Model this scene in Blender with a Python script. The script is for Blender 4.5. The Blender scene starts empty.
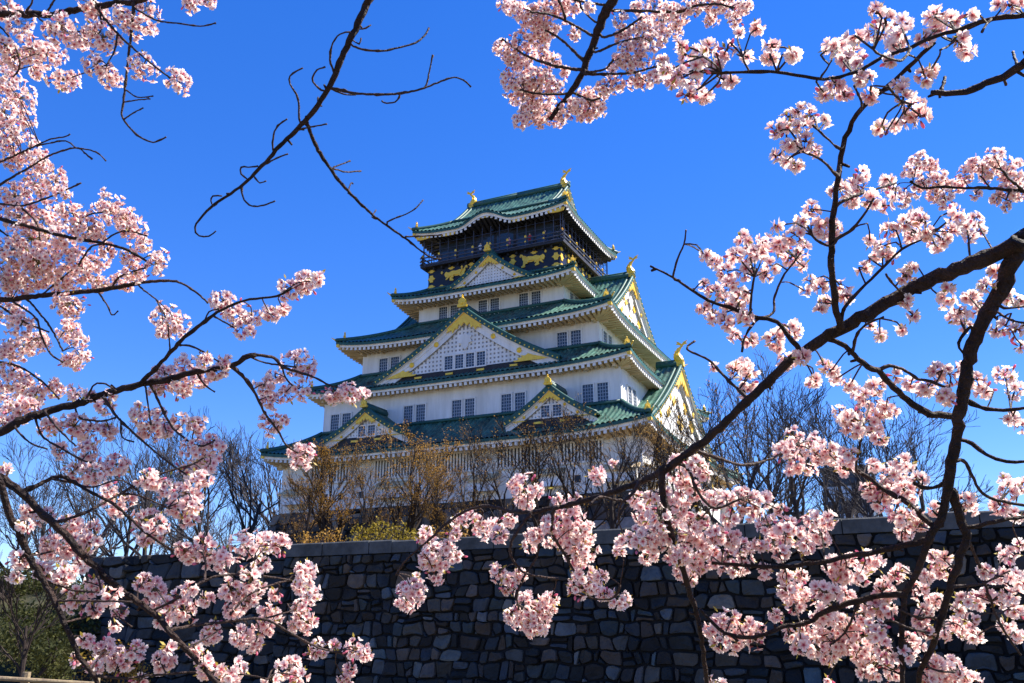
import bpy, math, random
import numpy as np
from mathutils import Vector, Matrix

# ------------------------------------------------------------------ camera, sky, sun, exposure
SC = bpy.context.scene
COL = SC.collection
FPX, CX, CY = 892.0, 512.0, 341.5
PITCH = math.radians(17.95)
EYE = 1.6
cam_d = bpy.data.cameras.new("camera")
cam_d.sensor_width = 36.0
cam_d.lens = FPX / 1024 * 36.0
cam_d.clip_start = 0.05
cam_d.clip_end = 6000
cam = bpy.data.objects.new("camera", cam_d)
cam.location = (0, 0, EYE)
cam.rotation_euler = (math.pi / 2 + PITCH, 0, 0)
COL.objects.link(cam)
SC.camera = cam

SUN_AZ, SUN_EL = math.radians(80), math.radians(50)      # azimuth clockwise from +Y
W = bpy.data.worlds.new("World"); SC.world = W
W.use_nodes = True
nt = W.node_tree
for n in list(nt.nodes): nt.nodes.remove(n)
sky = nt.nodes.new("ShaderNodeTexSky"); sky.sky_type = 'NISHITA'; sky.sun_disc = False
sky.sun_elevation = SUN_EL; sky.sun_rotation = SUN_AZ
sky.air_density = 1.0; sky.dust_density = 0.0; sky.ozone_density = 6.0; sky.altitude = 1500
hs = nt.nodes.new("ShaderNodeHueSaturation"); hs.inputs['Saturation'].default_value = 1.50; hs.inputs['Value'].default_value = 1.02
hs.inputs['Hue'].default_value = 0.5225
bg = nt.nodes.new("ShaderNodeBackground"); bg.inputs['Strength'].default_value = 0.15
wo = nt.nodes.new("ShaderNodeOutputWorld")
gm = nt.nodes.new('ShaderNodeGamma'); gm.inputs['Gamma'].default_value = 0.70
nt.links.new(sky.outputs[0], gm.inputs['Color']); nt.links.new(gm.outputs[0], hs.inputs['Color']); nt.links.new(hs.outputs[0], bg.inputs['Color']); nt.links.new(bg.outputs[0], wo.inputs[0])

sd = bpy.data.lights.new("sun", 'SUN'); sd.energy = 4.9; sd.angle = math.radians(0.5); sd.color = (1.0, 0.93, 0.82)
sun = bpy.data.objects.new("sun", sd); COL.objects.link(sun)
sdir = Vector((math.cos(SUN_EL) * math.sin(SUN_AZ), math.cos(SUN_EL) * math.cos(SUN_AZ), math.sin(SUN_EL)))
sun.rotation_euler = sdir.to_track_quat('Z', 'Y').to_euler()
sun.location = (30, 20, 60)
SC.view_settings.view_transform = 'Standard'; SC.view_settings.look = 'None'
SC.view_settings.exposure = 1.42; SC.view_settings.gamma = 1.0; SC.view_settings.use_curve_mapping = False
SC.render.engine = 'CYCLES'
SC.cycles.max_bounces = 6; SC.cycles.transparent_max_bounces = 6
SC.cycles.use_denoising = True

rng = random.Random(7)
CP, SP = math.cos(PITCH), math.sin(PITCH)
def P(px, py, d):
    "world point that stands d metres in front of the camera on the ray through a measured pixel"
    u, v = (px - CX) / FPX, (CY - py) / FPX
    return Vector((d * u, d * (CP - v * SP), EYE + d * (SP + v * CP)))

# ------------------------------------------------------------------ mesh builder
class MB:
    def __init__(s): s.v = []; s.f = []; s.m = []; s.c = None
    def add(s, vs, fs, m=0):
        o = len(s.v); s.v.extend([tuple(q) for q in vs]); s.f.extend([tuple(i + o for i in f) for f in fs]); s.m.extend([m] * len(fs)); return o
    def box(s, x0, x1, y0, y1, z0, z1, m=0):
        s.add([(x0,y0,z0),(x1,y0,z0),(x1,y1,z0),(x0,y1,z0),(x0,y0,z1),(x1,y0,z1),(x1,y1,z1),(x0,y1,z1)],
              [(0,3,2,1),(4,5,6,7),(0,1,5,4),(1,2,6,5),(2,3,7,6),(3,0,4,7)], m)
    def obox(s, c, ax, ay, az, m=0):
        c, ax, ay, az = map(Vector, (c, ax, ay, az))
        vs = [c + sx*ax + sy*ay + sz*az for sz in (-1,1) for sx, sy in ((-1,-1),(1,-1),(1,1),(-1,1))]
        s.add(vs, [(0,3,2,1),(4,5,6,7),(0,1,5,4),(1,2,6,5),(2,3,7,6),(3,0,4,7)], m)
    def tube(s, pts, rad, n=6, m=0, cap=True):
        pts = [Vector(p) for p in pts]
        if len(pts) < 2: return
        if not hasattr(rad, '__len__'): rad = [rad] * len(pts)
        d = (pts[1] - pts[0]).normalized()
        a = d.orthogonal().normalized()
        vs = []; fs = []
        cs = [(math.cos(2*math.pi*k/n), math.sin(2*math.pi*k/n)) for k in range(n)]
        for i, p in enumerate(pts):
            t = (pts[min(i+1, len(pts)-1)] - pts[max(i-1, 0)])
            if t.length < 1e-9: t = d
            d = t.normalized()
            a = (a - d * a.dot(d))
            a = a.normalized() if a.length > 1e-6 else d.orthogonal().normalized()
            b = d.cross(a); r = rad[i]
            vs.extend([p + a*(r*c) + b*(r*q) for c, q in cs])
        for i in range(len(pts) - 1):
            for k in range(n):
                fs.append((i*n+k, i*n+(k+1)%n, (i+1)*n+(k+1)%n, (i+1)*n+k))
        if cap: fs.append(tuple(range(n-1, -1, -1))); fs.append(tuple((len(pts)-1)*n + k for k in range(n)))
        s.add(vs, fs, m)
    def prism(s, poly, tr, d0, d1, m=0):
        "outline poly [(a,b)] mapped by tr(a,b,depth), extruded d0..d1"
        n = len(poly)
        vs = [tr(a, b, d0) for a, b in poly] + [tr(a, b, d1) for a, b in poly]
        fs = [tuple(range(n)), tuple(range(2*n-1, n-1, -1))] + [(i, (i+1)%n, n+(i+1)%n, n+i) for i in range(n)]
        s.add(vs, fs, m)
    def build(s, name, mats, parent=None, smooth=False, loc=None):
        me = bpy.data.meshes.new(name)
        me.from_pydata([tuple(q) for q in s.v], [], s.f)
        if not isinstance(mats, (list, tuple)): mats = [mats]
        for q in mats: me.materials.append(q)
        if len(mats) > 1: me.polygons.foreach_set('material_index', s.m)
        if smooth: me.polygons.foreach_set('use_smooth', [True]*len(s.f))
        if s.c is not None:
            at = me.color_attributes.new("tint", 'FLOAT_COLOR', 'POINT')
            at.data.foreach_set('color', np.array(s.c, dtype=np.float32).ravel())
        me.update()
        o = bpy.data.objects.new(name, me); COL.objects.link(o)
        if parent is not None: o.parent = parent
        if loc is not None: o.location = loc
        return o

def tag(o, label=None, cat=None, group=None, kind=None):
    if label: o['label'] = label
    if cat: o['category'] = cat
    if group: o['group'] = group
    if kind: o['kind'] = kind
    return o
def empty(name, loc, rz=0.0):
    o = bpy.data.objects.new(name, None); o.location = loc; o.rotation_euler = (0, 0, rz); COL.objects.link(o); return o

# ------------------------------------------------------------------ materials
def mat(name, col, rough=0.7, metal=0.0, var=None, scale=3.0, bump=0.0, bscale=None, spec=0.3, attr=None, trans=0.0, stretch=None):
    m = bpy.data.materials.new(name); m.use_nodes = True
    t = m.node_tree; b = t.nodes['Principled BSDF']
    b.inputs['Roughness'].default_value = rough; b.inputs['Metallic'].default_value = metal
    b.inputs['Specular IOR Level'].default_value = spec
    b.inputs['Base Color'].default_value = (*col, 1)
    tc = t.nodes.new('ShaderNodeTexCoord'); vec = tc.outputs['Object']
    if stretch:
        mp = t.nodes.new('ShaderNodeMapping'); mp.inputs['Scale'].default_value = stretch
        t.links.new(vec, mp.inputs[0]); vec = mp.outputs[0]
    src = None
    if var:
        nz = t.nodes.new('ShaderNodeTexNoise'); nz.inputs['Scale'].default_value = scale; nz.inputs['Detail'].default_value = 6; nz.inputs['Roughness'].default_value = 0.65
        t.links.new(vec, nz.inputs['Vector'])
        cr = t.nodes.new('ShaderNodeValToRGB')
        cr.color_ramp.elements[0].position = 0.32; cr.color_ramp.elements[1].position = 0.68
        cr.color_ramp.elements[0].color = (*var, 1); cr.color_ramp.elements[1].color = (*col, 1)
        t.links.new(nz.outputs['Fac'], cr.inputs[0]); src = cr.outputs[0]
    if attr:
        at = t.nodes.new('ShaderNodeAttribute'); at.attribute_name = attr
        if src:
            mx = t.nodes.new('ShaderNodeMixRGB'); mx.blend_type = 'MULTIPLY'; mx.inputs[0].default_value = 1
            t.links.new(src, mx.inputs[1]); t.links.new(at.outputs['Color'], mx.inputs[2]); src = mx.outputs[0]
        else: src = at.outputs['Color']
    if src: t.links.new(src, b.inputs['Base Color'])
    if bump:
        nb = t.nodes.new('ShaderNodeTexNoise'); nb.inputs['Scale'].default_value = bscale or scale*4; nb.inputs['Detail'].default_value = 8
        t.links.new(vec, nb.inputs['Vector'])
        bp = t.nodes.new('ShaderNodeBump'); bp.inputs['Strength'].default_value = bump; bp.inputs['Distance'].default_value = 0.05
        t.links.new(nb.outputs['Fac'], bp.inputs['Height']); t.links.new(bp.outputs[0], b.inputs['Normal'])
    if trans:
        tr = t.nodes.new('ShaderNodeBsdfTranslucent'); ms = t.nodes.new('ShaderNodeMixShader'); ms.inputs[0].default_value = trans
        if src: t.links.new(src, tr.inputs['Color'])
        else: tr.inputs['Color'].default_value = (*col, 1)
        out = t.nodes['Material Output']
        t.links.new(b.outputs[0], ms.inputs[1]); t.links.new(tr.outputs[0], ms.inputs[2]); t.links.new(ms.outputs[0], out.inputs[0])
    return m

M = {}
M['copper'] = mat('verdigris_copper_tile', (0.075, 0.195, 0.14), 0.5, 0.0, (0.007, 0.024, 0.020), 1.1, 0.3, 14, 0.35, stretch=(1,1,.45))
M['copper_edge'] = mat('verdigris_eave_tile', (0.032, 0.13, 0.11), 0.55, 0, (0.010, 0.045, 0.038), 2.0, 0.2, 14)
M['copper_dark'] = mat('dark_copper_ridge', (0.03, 0.11, 0.09), 0.5, 0, (0.02, 0.07, 0.06), 1.5, 0.2, 12)
M['plaster'] = mat('white_plaster', (0.84, 0.83, 0.81), 0.85, 0, (0.62, 0.61, 0.58), 1.0, 0.08, 9, stretch=(1.1, 1.1, .16))
M['tan_lit'] = mat('tan_warm_lit_plaster', (0.66, 0.52, 0.32), 0.85, 0, (0.52, 0.39, 0.22), 0.6, 0.08, 9)  # warm light on white soffit plaster put into the colour; hoods are tan
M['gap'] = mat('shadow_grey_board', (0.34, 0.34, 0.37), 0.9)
M['black'] = mat('black_lacquer', (0.012, 0.013, 0.02), 0.35, 0, (0.02, 0.02, 0.03), 2)
M['blackwood'] = mat('weathered_black_board', (0.03, 0.03, 0.035), 0.6, 0, (0.015, 0.015, 0.02), 2)
M['gold'] = mat('gold_leaf', (0.95, 0.62, 0.05), 0.32, 0.12, (0.80, 0.46, 0.03), 3, 0.15, 20, 0.5)
M['glass'] = mat('dark_window_glass', (0.03, 0.045, 0.07), 0.12, 0, None, 1, 0, None, 0.6)
M['bar'] = mat('grey_window_bar', (0.30, 0.34, 0.40), 0.6)
M['mullion'] = mat('blue_black_mullion', (0.05, 0.06, 0.10), 0.5)
M['bark'] = mat('cherry_bark', (0.055, 0.030, 0.022), 0.75, 0, (0.010, 0.006, 0.006), 16, 1.0, 60, 0.25)
M['twigbark'] = mat('cherry_twig_bark', (0.065, 0.038, 0.030), 0.75, 0, (0.022, 0.013, 0.012), 40, 0.6, 90, 0.3)
M['treebark'] = mat('bare_tree_bark', (0.034, 0.022, 0.017), 0.85, 0, (0.016, 0.011, 0.010), 1.5, 0.3, 10)
M['farbark'] = mat('bare_twig_bark', (0.045, 0.038, 0.040), 0.85, 0, (0.03, 0.026, 0.03), 1.0)
M['ochre'] = mat('ochre_bud_leaf', (0.50, 0.28, 0.04), 0.7, 0, (0.32, 0.16, 0.03), 2, trans=0.35)
M['hedge'] = mat('yellow_green_leaf', (0.42, 0.29, 0.02), 0.7, 0, (0.18, 0.14, 0.015), 1.5, trans=0.35)
M['shrub'] = mat('olive_leaf', (0.085, 0.085, 0.018), 0.7, 0, (0.025, 0.035, 0.010), 1.2, trans=0.3)
M['stone'] = mat('wall_stone', (1, 1, 1), 0.8, 0, (0.55, 0.55, 0.58), 2.2, 0.6, 9, 0.3, 'tint')
M['joint'] = mat('dark_wall_joint', (0.010, 0.010, 0.012), 1.0)
M['coping'] = mat('coping_stone', (0.085, 0.09, 0.095), 0.8, 0, (0.035, 0.038, 0.04), 1.4, 0.5, 8)
M['basestone'] = mat('brown_base_stone', (1, 1, 1), 0.85, 0, (0.5, 0.5, 0.5), 1.2, 0.5, 6, 0.3, 'tint')
M['earth'] = mat('bare_earth', (0.20, 0.16, 0.10), 0.95, 0, (0.10, 0.09, 0.05), 0.25, 0.5, 2)
M['grassbank'] = mat('dry_grass_bank', (0.06, 0.052, 0.02), 0.95, 0, (0.018, 0.022, 0.008), 0.6, 0.6, 5)
M['wood'] = mat('weathered_rail_wood', (0.30, 0.23, 0.13), 0.85, 0, (0.16, 0.12, 0.08), 4, 0.3, 20)
M['petal'] = mat('cherry_petal', (1, 1, 1), 0.6, 0, None, 1, 0, None, 0.2, 'tint', trans=0.5)
M['calyx'] = mat('red_brown_calyx', (0.22, 0.05, 0.045), 0.6)
M['pistil'] = mat('crimson_flower_centre', (0.42, 0.03, 0.07), 0.6)
M['stalk'] = mat('green_pedicel', (0.20, 0.17, 0.05), 0.6, trans=0.2)
M['leaf'] = mat('young_cherry_leaf', (0.46, 0.42, 0.06), 0.5, 0, (0.36, 0.22, 0.04), 30, trans=0.45)
M['steel'] = mat('dark_blue_facade', (0.05, 0.07, 0.10), 0.5, 0, (0.03, 0.04, 0.06), 0.3)
M['paleglass'] = mat('pale_window_glass', (0.35, 0.45, 0.6), 0.1, 0, None, 1, 0, None, 0.8)

for nm, c in (('skin', (.55,.36,.27)), ('hair', (.02,.015,.012)), ('red_jacket', (.55,.04,.05)), ('pink_jacket', (.75,.25,.35)), ('white_jacket', (.75,.75,.75)), ('navy_jacket', (.03,.04,.10)), ('dark_trousers', (.03,.03,.04))):
    M[nm] = mat(nm, c, .8)
# ------------------------------------------------------------------ ground and terrace (setting)
TER = 5.55                                   # terrace level behind the stone wall
CZ = EYE - TER                               # castle heights are measured from the eye; local z = h + CZ
YAW = math.radians(25.39)
cX = Vector((math.cos(YAW), -math.sin(YAW), 0)); cY = Vector((math.sin(YAW), math.cos(YAW), 0))
CC = Vector((0.63, 90.0, 0))
def L(x, y, z=0.0):
    "castle-aligned plan coordinates to world"
    q = CC + cX * x + cY * y; return Vector((q.x, q.y, z))
WALLY, WALLX0 = -44.0, -7.0

b = MB(); N = 60
for i in range(N + 1):
    for j in range(N + 1):
        x = (i / N - .5); y = (j / N - .5)
        X_ = math.copysign(abs(x * 2) ** 3, x) * 2500; Y_ = math.copysign(abs(y * 2) ** 3, y) * 2500 + 40
        b.v.append((X_, Y_, -1.5 * min(1, max(0, (math.hypot(X_, Y_) - 24) / 10))))
for i in range(N):
    for j in range(N):
        q = i * (N + 1) + j; b.f.append((q, q + N + 1, q + N + 2, q + 1)); b.m.append(0)
tag(b.build('ground', M['earth']), kind='structure')
b = MB()
ps = [L(WALLX0 + .6, WALLY + .6), L(90, WALLY + .6), L(90, 60), L(WALLX0 + .6, 60)]
b.add([(p.x, p.y, TER - .004) for p in ps] + [(p.x, p.y, -1.45) for p in ps], [(0,1,2,3),(0,4,5,1),(1,5,6,2),(2,6,7,3),(3,7,4,0)])
tag(b.build('terrace_ground', M['earth']), kind='structure')
# ground the castle stands on, left of the wall's end
b = MB()
ps = [(-60, -8), (WALLX0 + .55, -8), (WALLX0 + .55, 70), (-60, 70)]
vs = [L(x, y, TER - .02) for x, y in ps] + [L(x - (14 if x < -20 else 0), y - (20 if y < 0 else 0), -1.45) for x, y in ps]
b.add(vs, [(0,1,2,3),(0,4,5,1),(2,6,7,3),(3,7,4,0)])
tag(b.build('castle_bank', M['earth']), kind='structure')

# ------------------------------------------------------------------ irregular stonework
def lerp(a, b, t): return a + (b - a) * t
def stones(x0, x1, z0, z1, cw, ch, tr, palette, r, proud=.14, gap=.05):
    "a sheet of fitted, roughly coursed blocks of mixed size, each a bevelled stone standing proud of the dark joints"
    zs = [z0]
    while zs[-1] < z1 - ch * .6: zs.append(zs[-1] + ch * r.uniform(.72, 1.28))
    zs[-1] = z1; nr = len(zs) - 1; st = cw * .55; nk = int((x1 - x0) / st) + 3
    kn = [[r.uniform(-.24, .24) * ch if 0 < j < nr else 0 for _ in range(nk)] for j in range(nr + 1)]
    def zb(j, x):
        f = max(0, (x - x0) / st); i = min(nk - 2, int(f)); t = f - i; return zs[j] + kn[j][i] * (1 - t) + kn[j][i + 1] * t
    mb = MB(); mb.c = []
    def stone(poly):
        cx = sum(p[0] for p in poly) / len(poly); cz = sum(p[1] for p in poly) / len(poly)
        w = max(p[0] for p in poly) - min(p[0] for p in poly); h = max(p[1] for p in poly) - min(p[1] for p in poly)
        if w < .1 or h < .1: return
        rp = []
        for k in range(len(poly)):
            a, c, e = poly[k - 1], poly[k], poly[(k + 1) % len(poly)]
            q = r.uniform(.08, .26); q2 = r.uniform(.08, .26)
            rp.append((c[0] + q * (a[0] - c[0]), c[1] + q * (a[1] - c[1]))); rp.append((c[0] + q2 * (e[0] - c[0]), c[1] + q2 * (e[1] - c[1])))
        n = len(rp); pr = proud * r.uniform(.35, 1.35); tx, tz = r.uniform(-.24, .24), r.uniform(-.26, .16)
        base = r.choice(palette); g = r.choice((.25, .4, .6, .8, .95, 1.2, 1.9)) * r.uniform(.85, 1.15)
        gx = 1 - 2 * gap * r.uniform(.5, 1.5) / w; gz = 1 - 2 * gap * r.uniform(.5, 1.5) / h; rings = []
        for sc, dp in ((1, -.14), (1, pr * .55), (.93, pr * .95), (.6, pr)):
            for (a, c) in rp:
                ua, uc = cx + (a - cx) * sc * gx, cz + (c - cz) * sc * gz
                ex = (tx * (a - cx) + tz * (c - cz)) * (1 if dp > 0 else 0)
                rings.append(tr(ua, uc, dp + ex + (r.uniform(-.02, .02) if dp > 0 else 0)))
        rings.append(tr(cx, cz, pr * r.uniform(.9, 1.1))); fs = []
        for k in range(3):
            for q in range(n): fs.append((k*n+q, k*n+(q+1)%n, (k+1)*n+(q+1)%n, (k+1)*n+q))
        for q in range(n): fs.append((3*n+q, 3*n+(q+1)%n, 4*n))
        mb.add(rings, fs); mb.c.extend([(base[0]*g, base[1]*g, base[2]*g, 1)] * len(rings))
    for j in range(nr):
        x = x0; sl = 0.0
        while x < x1 - .05:
            w = cw * r.choice((.4, .6, .8, .9, 1, 1, 1.15, 1.35, 1.6)) * r.uniform(.9, 1.1); xe = min(x1, x + w)
            if x1 - xe < cw * .3: xe = x1
            s2 = r.uniform(-.20, .20) * ch if xe < x1 else 0.0
            mx = (x + xe) / 2 + r.uniform(-.2, .2) * (xe - x)
            bl = (x - sl, zb(j, x - sl)); br = (xe - s2, zb(j, xe - s2)); tl = (x + sl, zb(j + 1, x + sl)); tr_p = (xe + s2, zb(j + 1, xe + s2))
            bm = (mx, zb(j, mx)); tm = (mx, zb(j + 1, mx)); k = r.random()
            if k < .16 and xe - x > cw * .6:
                q = r.uniform(.35, .65); ml = (lerp(bl[0], tl[0], q), lerp(bl[1], tl[1], q)); mr_ = (lerp(br[0], tr_p[0], 1 - q), lerp(br[1], tr_p[1], 1 - q)); stone([bl, bm, br, mr_, ml]); stone([ml, mr_, tr_p, tm, tl])
            elif k < .30 and xe - x > cw * .6:
                q = r.uniform(.25, .4); c1 = (lerp(bl[0], br[0], q), zb(j, lerp(bl[0], br[0], q))); c2 = (lerp(bl[0], tl[0], q + .1), lerp(bl[1], tl[1], q + .1)); stone([bl, c1, c2]); stone([c1, br, tr_p, tm, tl, c2])
            else: stone([bl, bm, br, tr_p, tm, tl])
            x, sl = xe, s2
    return mb

GREYS = [(.33 * c[0], .30 * c[1], .27 * c[2]) for c in [(.13,.17,.21),(.16,.19,.22),(.10,.13,.17),(.19,.22,.23),(.17,.15,.14),(.22,.24,.25),(.12,.18,.22),(.20,.17,.15),(.08,.09,.11),(.15,.19,.25),(.20,.16,.13),(.16,.13,.11),(.23,.21,.18)]]
DARKS = [(.04,.046,.05),(.05,.05,.05),(.03,.032,.035),(.06,.055,.05),(.045,.04,.035)]
BATT = 0.10
def wall_tr(x, z, d):
    q = L(x, WALLY + BATT * (z - 5.8) - d, z); return q
wr = random.Random(11)
CT = 5.8
wall = empty('stone_wall', L(24, WALLY, 0)); tag(wall, 'long dark wall of fitted irregular stones under a course of pale coping slabs', 'stone wall')
def wbuild(mb, name, m, par, loc):
    o = mb.build(name, m); o.parent = par; o.matrix_parent_inverse = Matrix.Translation(-Vector(loc)); return o
bk = MB(); p4 = [wall_tr(7.4, -1.6, -.06), wall_tr(62, -1.6, -.06), wall_tr(62, CT - .25, -.06), wall_tr(7.4, CT - .25, -.06)]
p5 = [L(7.4, WALLY + 1.6, -1.6), L(62, WALLY + 1.6, -1.6), L(62, WALLY + 1.6, CT - .25), L(7.4, WALLY + 1.6, CT - .25)]
bk.add(p4 + p5, [(0,1,2,3),(7,6,5,4),(3,2,6,7),(0,4,5,1),(0,3,7,4),(1,5,6,2)])
wbuild(bk, 'wall_core', M['joint'], wall, wall.location)
wbuild(stones(7.4, 62, -1.55, CT - .62, .64, .56, wall_tr, GREYS, wr), 'stone_facing', M['stone'], wall, wall.location)
cp = MB(); x = 7.3
while x < 62:
    w_ = wr.uniform(1.2, 2.8); x2 = min(62.1, x + w_); h_ = wr.uniform(-.05, .04); dd = wr.uniform(-.03, .05)
    pr = [(0, 0), (0, .56), (.07, .62), (1.3, .62), (1.3, 0)]
    vs = []
    for xx in (x + .022, x2 - .022):
        for dy, dz in pr: 
            q = L(xx, WALLY - .14 - dd + dy, CT - .62 + dz + (h_ if dz > .3 else 0) + .002); vs.append(q)
    cp.add(vs, [(0,1,2,3,4), (9,8,7,6,5)] + [(k, 5 + k, 5 + (k+1) % 5, (k+1) % 5) for k in range(5)])
    x = x2
wbuild(cp, 'coping', M['coping'], wall, wall.location)
# the darker older stretch to the left, without coping
ow = empty('stone_wall', L(0, WALLY + .3, 0)); tag(ow, 'older darker stretch of stone wall without coping, behind the left blossoms', 'stone wall')
def wall_tr2(x, z, d): return L(x, WALLY + .35 + BATT * (z - 5.8) - d, z)
bk = MB(); p4 = [wall_tr2(WALLX0, -1.6, -.06), wall_tr2(7.28, -1.6, -.06), wall_tr2(7.28, CT - .25, -.06), wall_tr2(WALLX0, CT - .25, -.06)]
p5 = [L(WALLX0, WALLY + 1.8, -1.6), L(7.28, WALLY + 1.8, -1.6), L(7.28, WALLY + 1.8, CT - .25), L(WALLX0, WALLY + 1.8, CT - .25)]
bk.add(p4 + p5, [(0,1,2,3),(7,6,5,4),(3,2,6,7),(0,4,5,1),(0,3,7,4),(1,5,6,2)])
wbuild(bk, 'wall_core', M['joint'], ow, ow.location)
wbuild(stones(WALLX0, 7.28, -1.5, CT - .12, .95, .72, wall_tr2, DARKS, wr, .2, .03), 'stone_facing', M['stone'], ow, ow.location)
def wall_trs(y, z, d): return L(WALLX0 - BATT * (5.8 - z) - d, y, z)
wbuild(stones(WALLY + .5, WALLY + 36, -1.5, CT - .12, 1.15, .85, wall_trs, DARKS, wr, .2, .03), 'stone_return', M['stone'], ow, ow.location)

# ------------------------------------------------------------------ the castle tower
castle = empty('castle_tower', (CC.x, CC.y, TER), -YAW)
tag(castle, 'white five-tiered castle keep with green tiled roofs, gold fittings and a black top storey', 'castle')
def T(side, a, o, z):
    z += CZ
    if side == 0: return (a, -o, z)
    if side == 1: return (o, a, z)
    if side == 2: return (-a, o, z)
    return (-o, -a, z)
RIB = .46
PROF = (0, .75, 1, .75)

def roof_z(t, ze, zt, kk=.32): return ze + (zt - ze) * ((1 - kk) * t + kk * t * t)
def sub(mb, name, m, par, **k): return mb.build(name, m, par, **k)

def finial(mb, base, ax, out, s=1.0, m=0):
    "small gold ridge-end tile: stepped shield with a knob on top"
    c = Vector(base); ax = Vector(ax).normalized(); out = Vector(out).normalized(); up = Vector((0, 0, 1))
    poly = [(-.42,0),(-.50,.18),(-.34,.30),(-.36,.62),(-.20,.80),(-.10,.84),(0,1.05),(.10,.84),(.20,.80),(.36,.62),(.34,.30),(.50,.18),(.42,0)]
    mb.prism([(a * s, z * s) for a, z in poly], lambda a, z, d: c + ax * a + up * z + out * d, -.13 * s, .13 * s, m)
    mb.tube([c + up * .35 * s + out * .12 * s, c + up * .35 * s + out * .24 * s], [.2 * s, .12 * s], 8, m)
    mb.tube([c + up * .95 * s, c + up * 1.08 * s, c + up * 1.2 * s], [.07 * s, .11 * s, .02 * s], 6, m)

def hip_roof(ex, ey, ze, ix, iy, zt, wx, wy, up=.55, bump=None, kk=.32, soff='tan_lit', raft='tan_lit'):
    rf = MB(); ea = MB(); rd = MB(); gds = []
    def zf(side, a, t, A, At):
        s = min(1, abs(a) / max(1e-6, lerp(A, At, t)))
        z = roof_z(t, ze, zt, kk) + up * s ** 4.5 * (1 - t) ** 1.4
        if bump and side in (0, 2): z += bump(a) * (1 - t) ** 2.2
        return z
    for side in range(4):
        A, At, O, Ot, Ow, Aw = (ex, ix, ey, iy, wy, wx) if side % 2 == 0 else (ey, iy, ex, ix, wx, wy)
        n = int(2 * A / RIB) * 4; cols = [-A + 2 * A * i / n for i in range(n + 1)]
        R = 9; vs = []
        for i, a in enumerate(cols):
            tm = 1.0 if abs(a) <= At else (A - abs(a)) / (A - At)
            for j in range(R + 1):
                t = tm * j / R
                vs.append(T(side, a, lerp(O, Ot, t), zf(side, a, t, A, At) + 0.15 * PROF[i % 4] * (1 if tm > .02 else 0)))
        rf.add(vs, [(i*(R+1)+j, (i+1)*(R+1)+j, (i+1)*(R+1)+j+1, i*(R+1)+j+1) for i in range(n) for j in range(R)])
        # eave: tile edge, white board, soffit, rafters
        m = int(2 * A / .4)
        aa = [-1 + 2 * i / m for i in range(m + 1)]
        prof = [(O, .02, 0), (O, -.26, 0), (O - .16, -.26, 1), (O - .16, -.46, 1), (Ow - .05, -.22, 2)]
        for q in range(len(prof) - 1):
            (o0, d0, m0), (o1, d1, m1) = prof[q], prof[q + 1]
            vs = []
            for a in aa:
                zz = zf(side, a * A, 0, A, At); 
                for o_, d_ in ((o0, d0), (o1, d1)):
                    fl = max(0.0, (o_ - Ow) / (O - Ow)); zc = lerp(ze, zz, fl)
                    vs.append(T(side, a * (A - (O - o_)), o_, zc + d_))
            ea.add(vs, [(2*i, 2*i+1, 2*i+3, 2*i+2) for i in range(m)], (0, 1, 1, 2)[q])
        k = int(2 * A / .52)
        for i in range(k + 1):
            a = -1 + 2 * i / k; zz = zf(side, a * A, 0, A, At)
            aw = max(-1, min(1, a * (A - .2) / (A - (O - Ow)))) * (A - (O - Ow))
            p0 = Vector(T(side, a * (A - .24), O - .24, zz - .62)); p1 = Vector(T(side, aw if abs(a * A) > A - (O - Ow) else a * (A - .24), Ow - .02, lerp(ze, zz, .0) - .40))
            e = (p1 - p0); el = e.length / 2; e.normalize(); sx = e.cross(Vector((0, 0, 1))).normalized()
            ea.obox((p0 + p1) / 2, e * el, sx * .125, sx.cross(e).normalized() * .13, 3)
            ea.obox(p0 - e * .03, e * .03, sx * .13, sx.cross(e).normalized() * .135, 1)
        k = int(2 * A / 2.6)
        for i in range(k + 1):
            a = -Aw + .3 + (2 * Aw - .6) * i / k
            p = Vector(T(side, a, Ow + .35, ze - .52)); d = Vector(T(side, 0, 1, 0)) - Vector(T(side, 0, 0, 0)); x = Vector(T(side, 1, 0, 0)) - Vector(T(side, 0, 0, 0))
            ea.obox(p, x * .13, d * .42, Vector((0, 0, .13)), 2)
        # ridge collar against the wall above
        p0, p1 = Vector(T(side, -At, Ot + .12, zt + .14)), Vector(T(side, At, Ot + .12, zt + .14)); rd.tube([p0, p1], .17, 6)
    for sx in (-1, 1):
        for sy in (-1, 1):
            pts = []
            for j in range(11):
                t = j / 10; z = roof_z(t, ze, zt, kk) + up * (1 - t) ** 1.4 + CZ + .20
                pts.append(Vector((sx * lerp(ex, ix, t), sy * lerp(ey, iy, t), z)))
            d = (pts[0] - pts[1]).normalized()
            rd.tube([pts[0] + d * .1 + Vector((0, 0, .10))] + pts, [.13] + [.22] * 11, 6)
            gd = MB(); gds.append(gd); out = Vector((sx, sy, 0)).normalized(); finial(gd, pts[1] + Vector((0, 0, .1)), Vector((-sy, sx, 0)), out, .62)
            gd.tube([pts[0] + d * .05, pts[0] + d * .5 + Vector((0, 0, .30))], [.10, .03], 5)
            gd.obox(pts[0] + Vector((0, 0, -.62)) - d * .25, Vector((.16, 0, 0)), Vector((0, .16, 0)), Vector((0, 0, .14)))
    r = rf.build('roof', M['copper'], castle, smooth=True)
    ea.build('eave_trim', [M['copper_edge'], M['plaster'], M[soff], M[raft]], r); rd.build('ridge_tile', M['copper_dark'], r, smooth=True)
    for gd in gds: gd.build('gold_finial', M['gold'], r)
    return r

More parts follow.
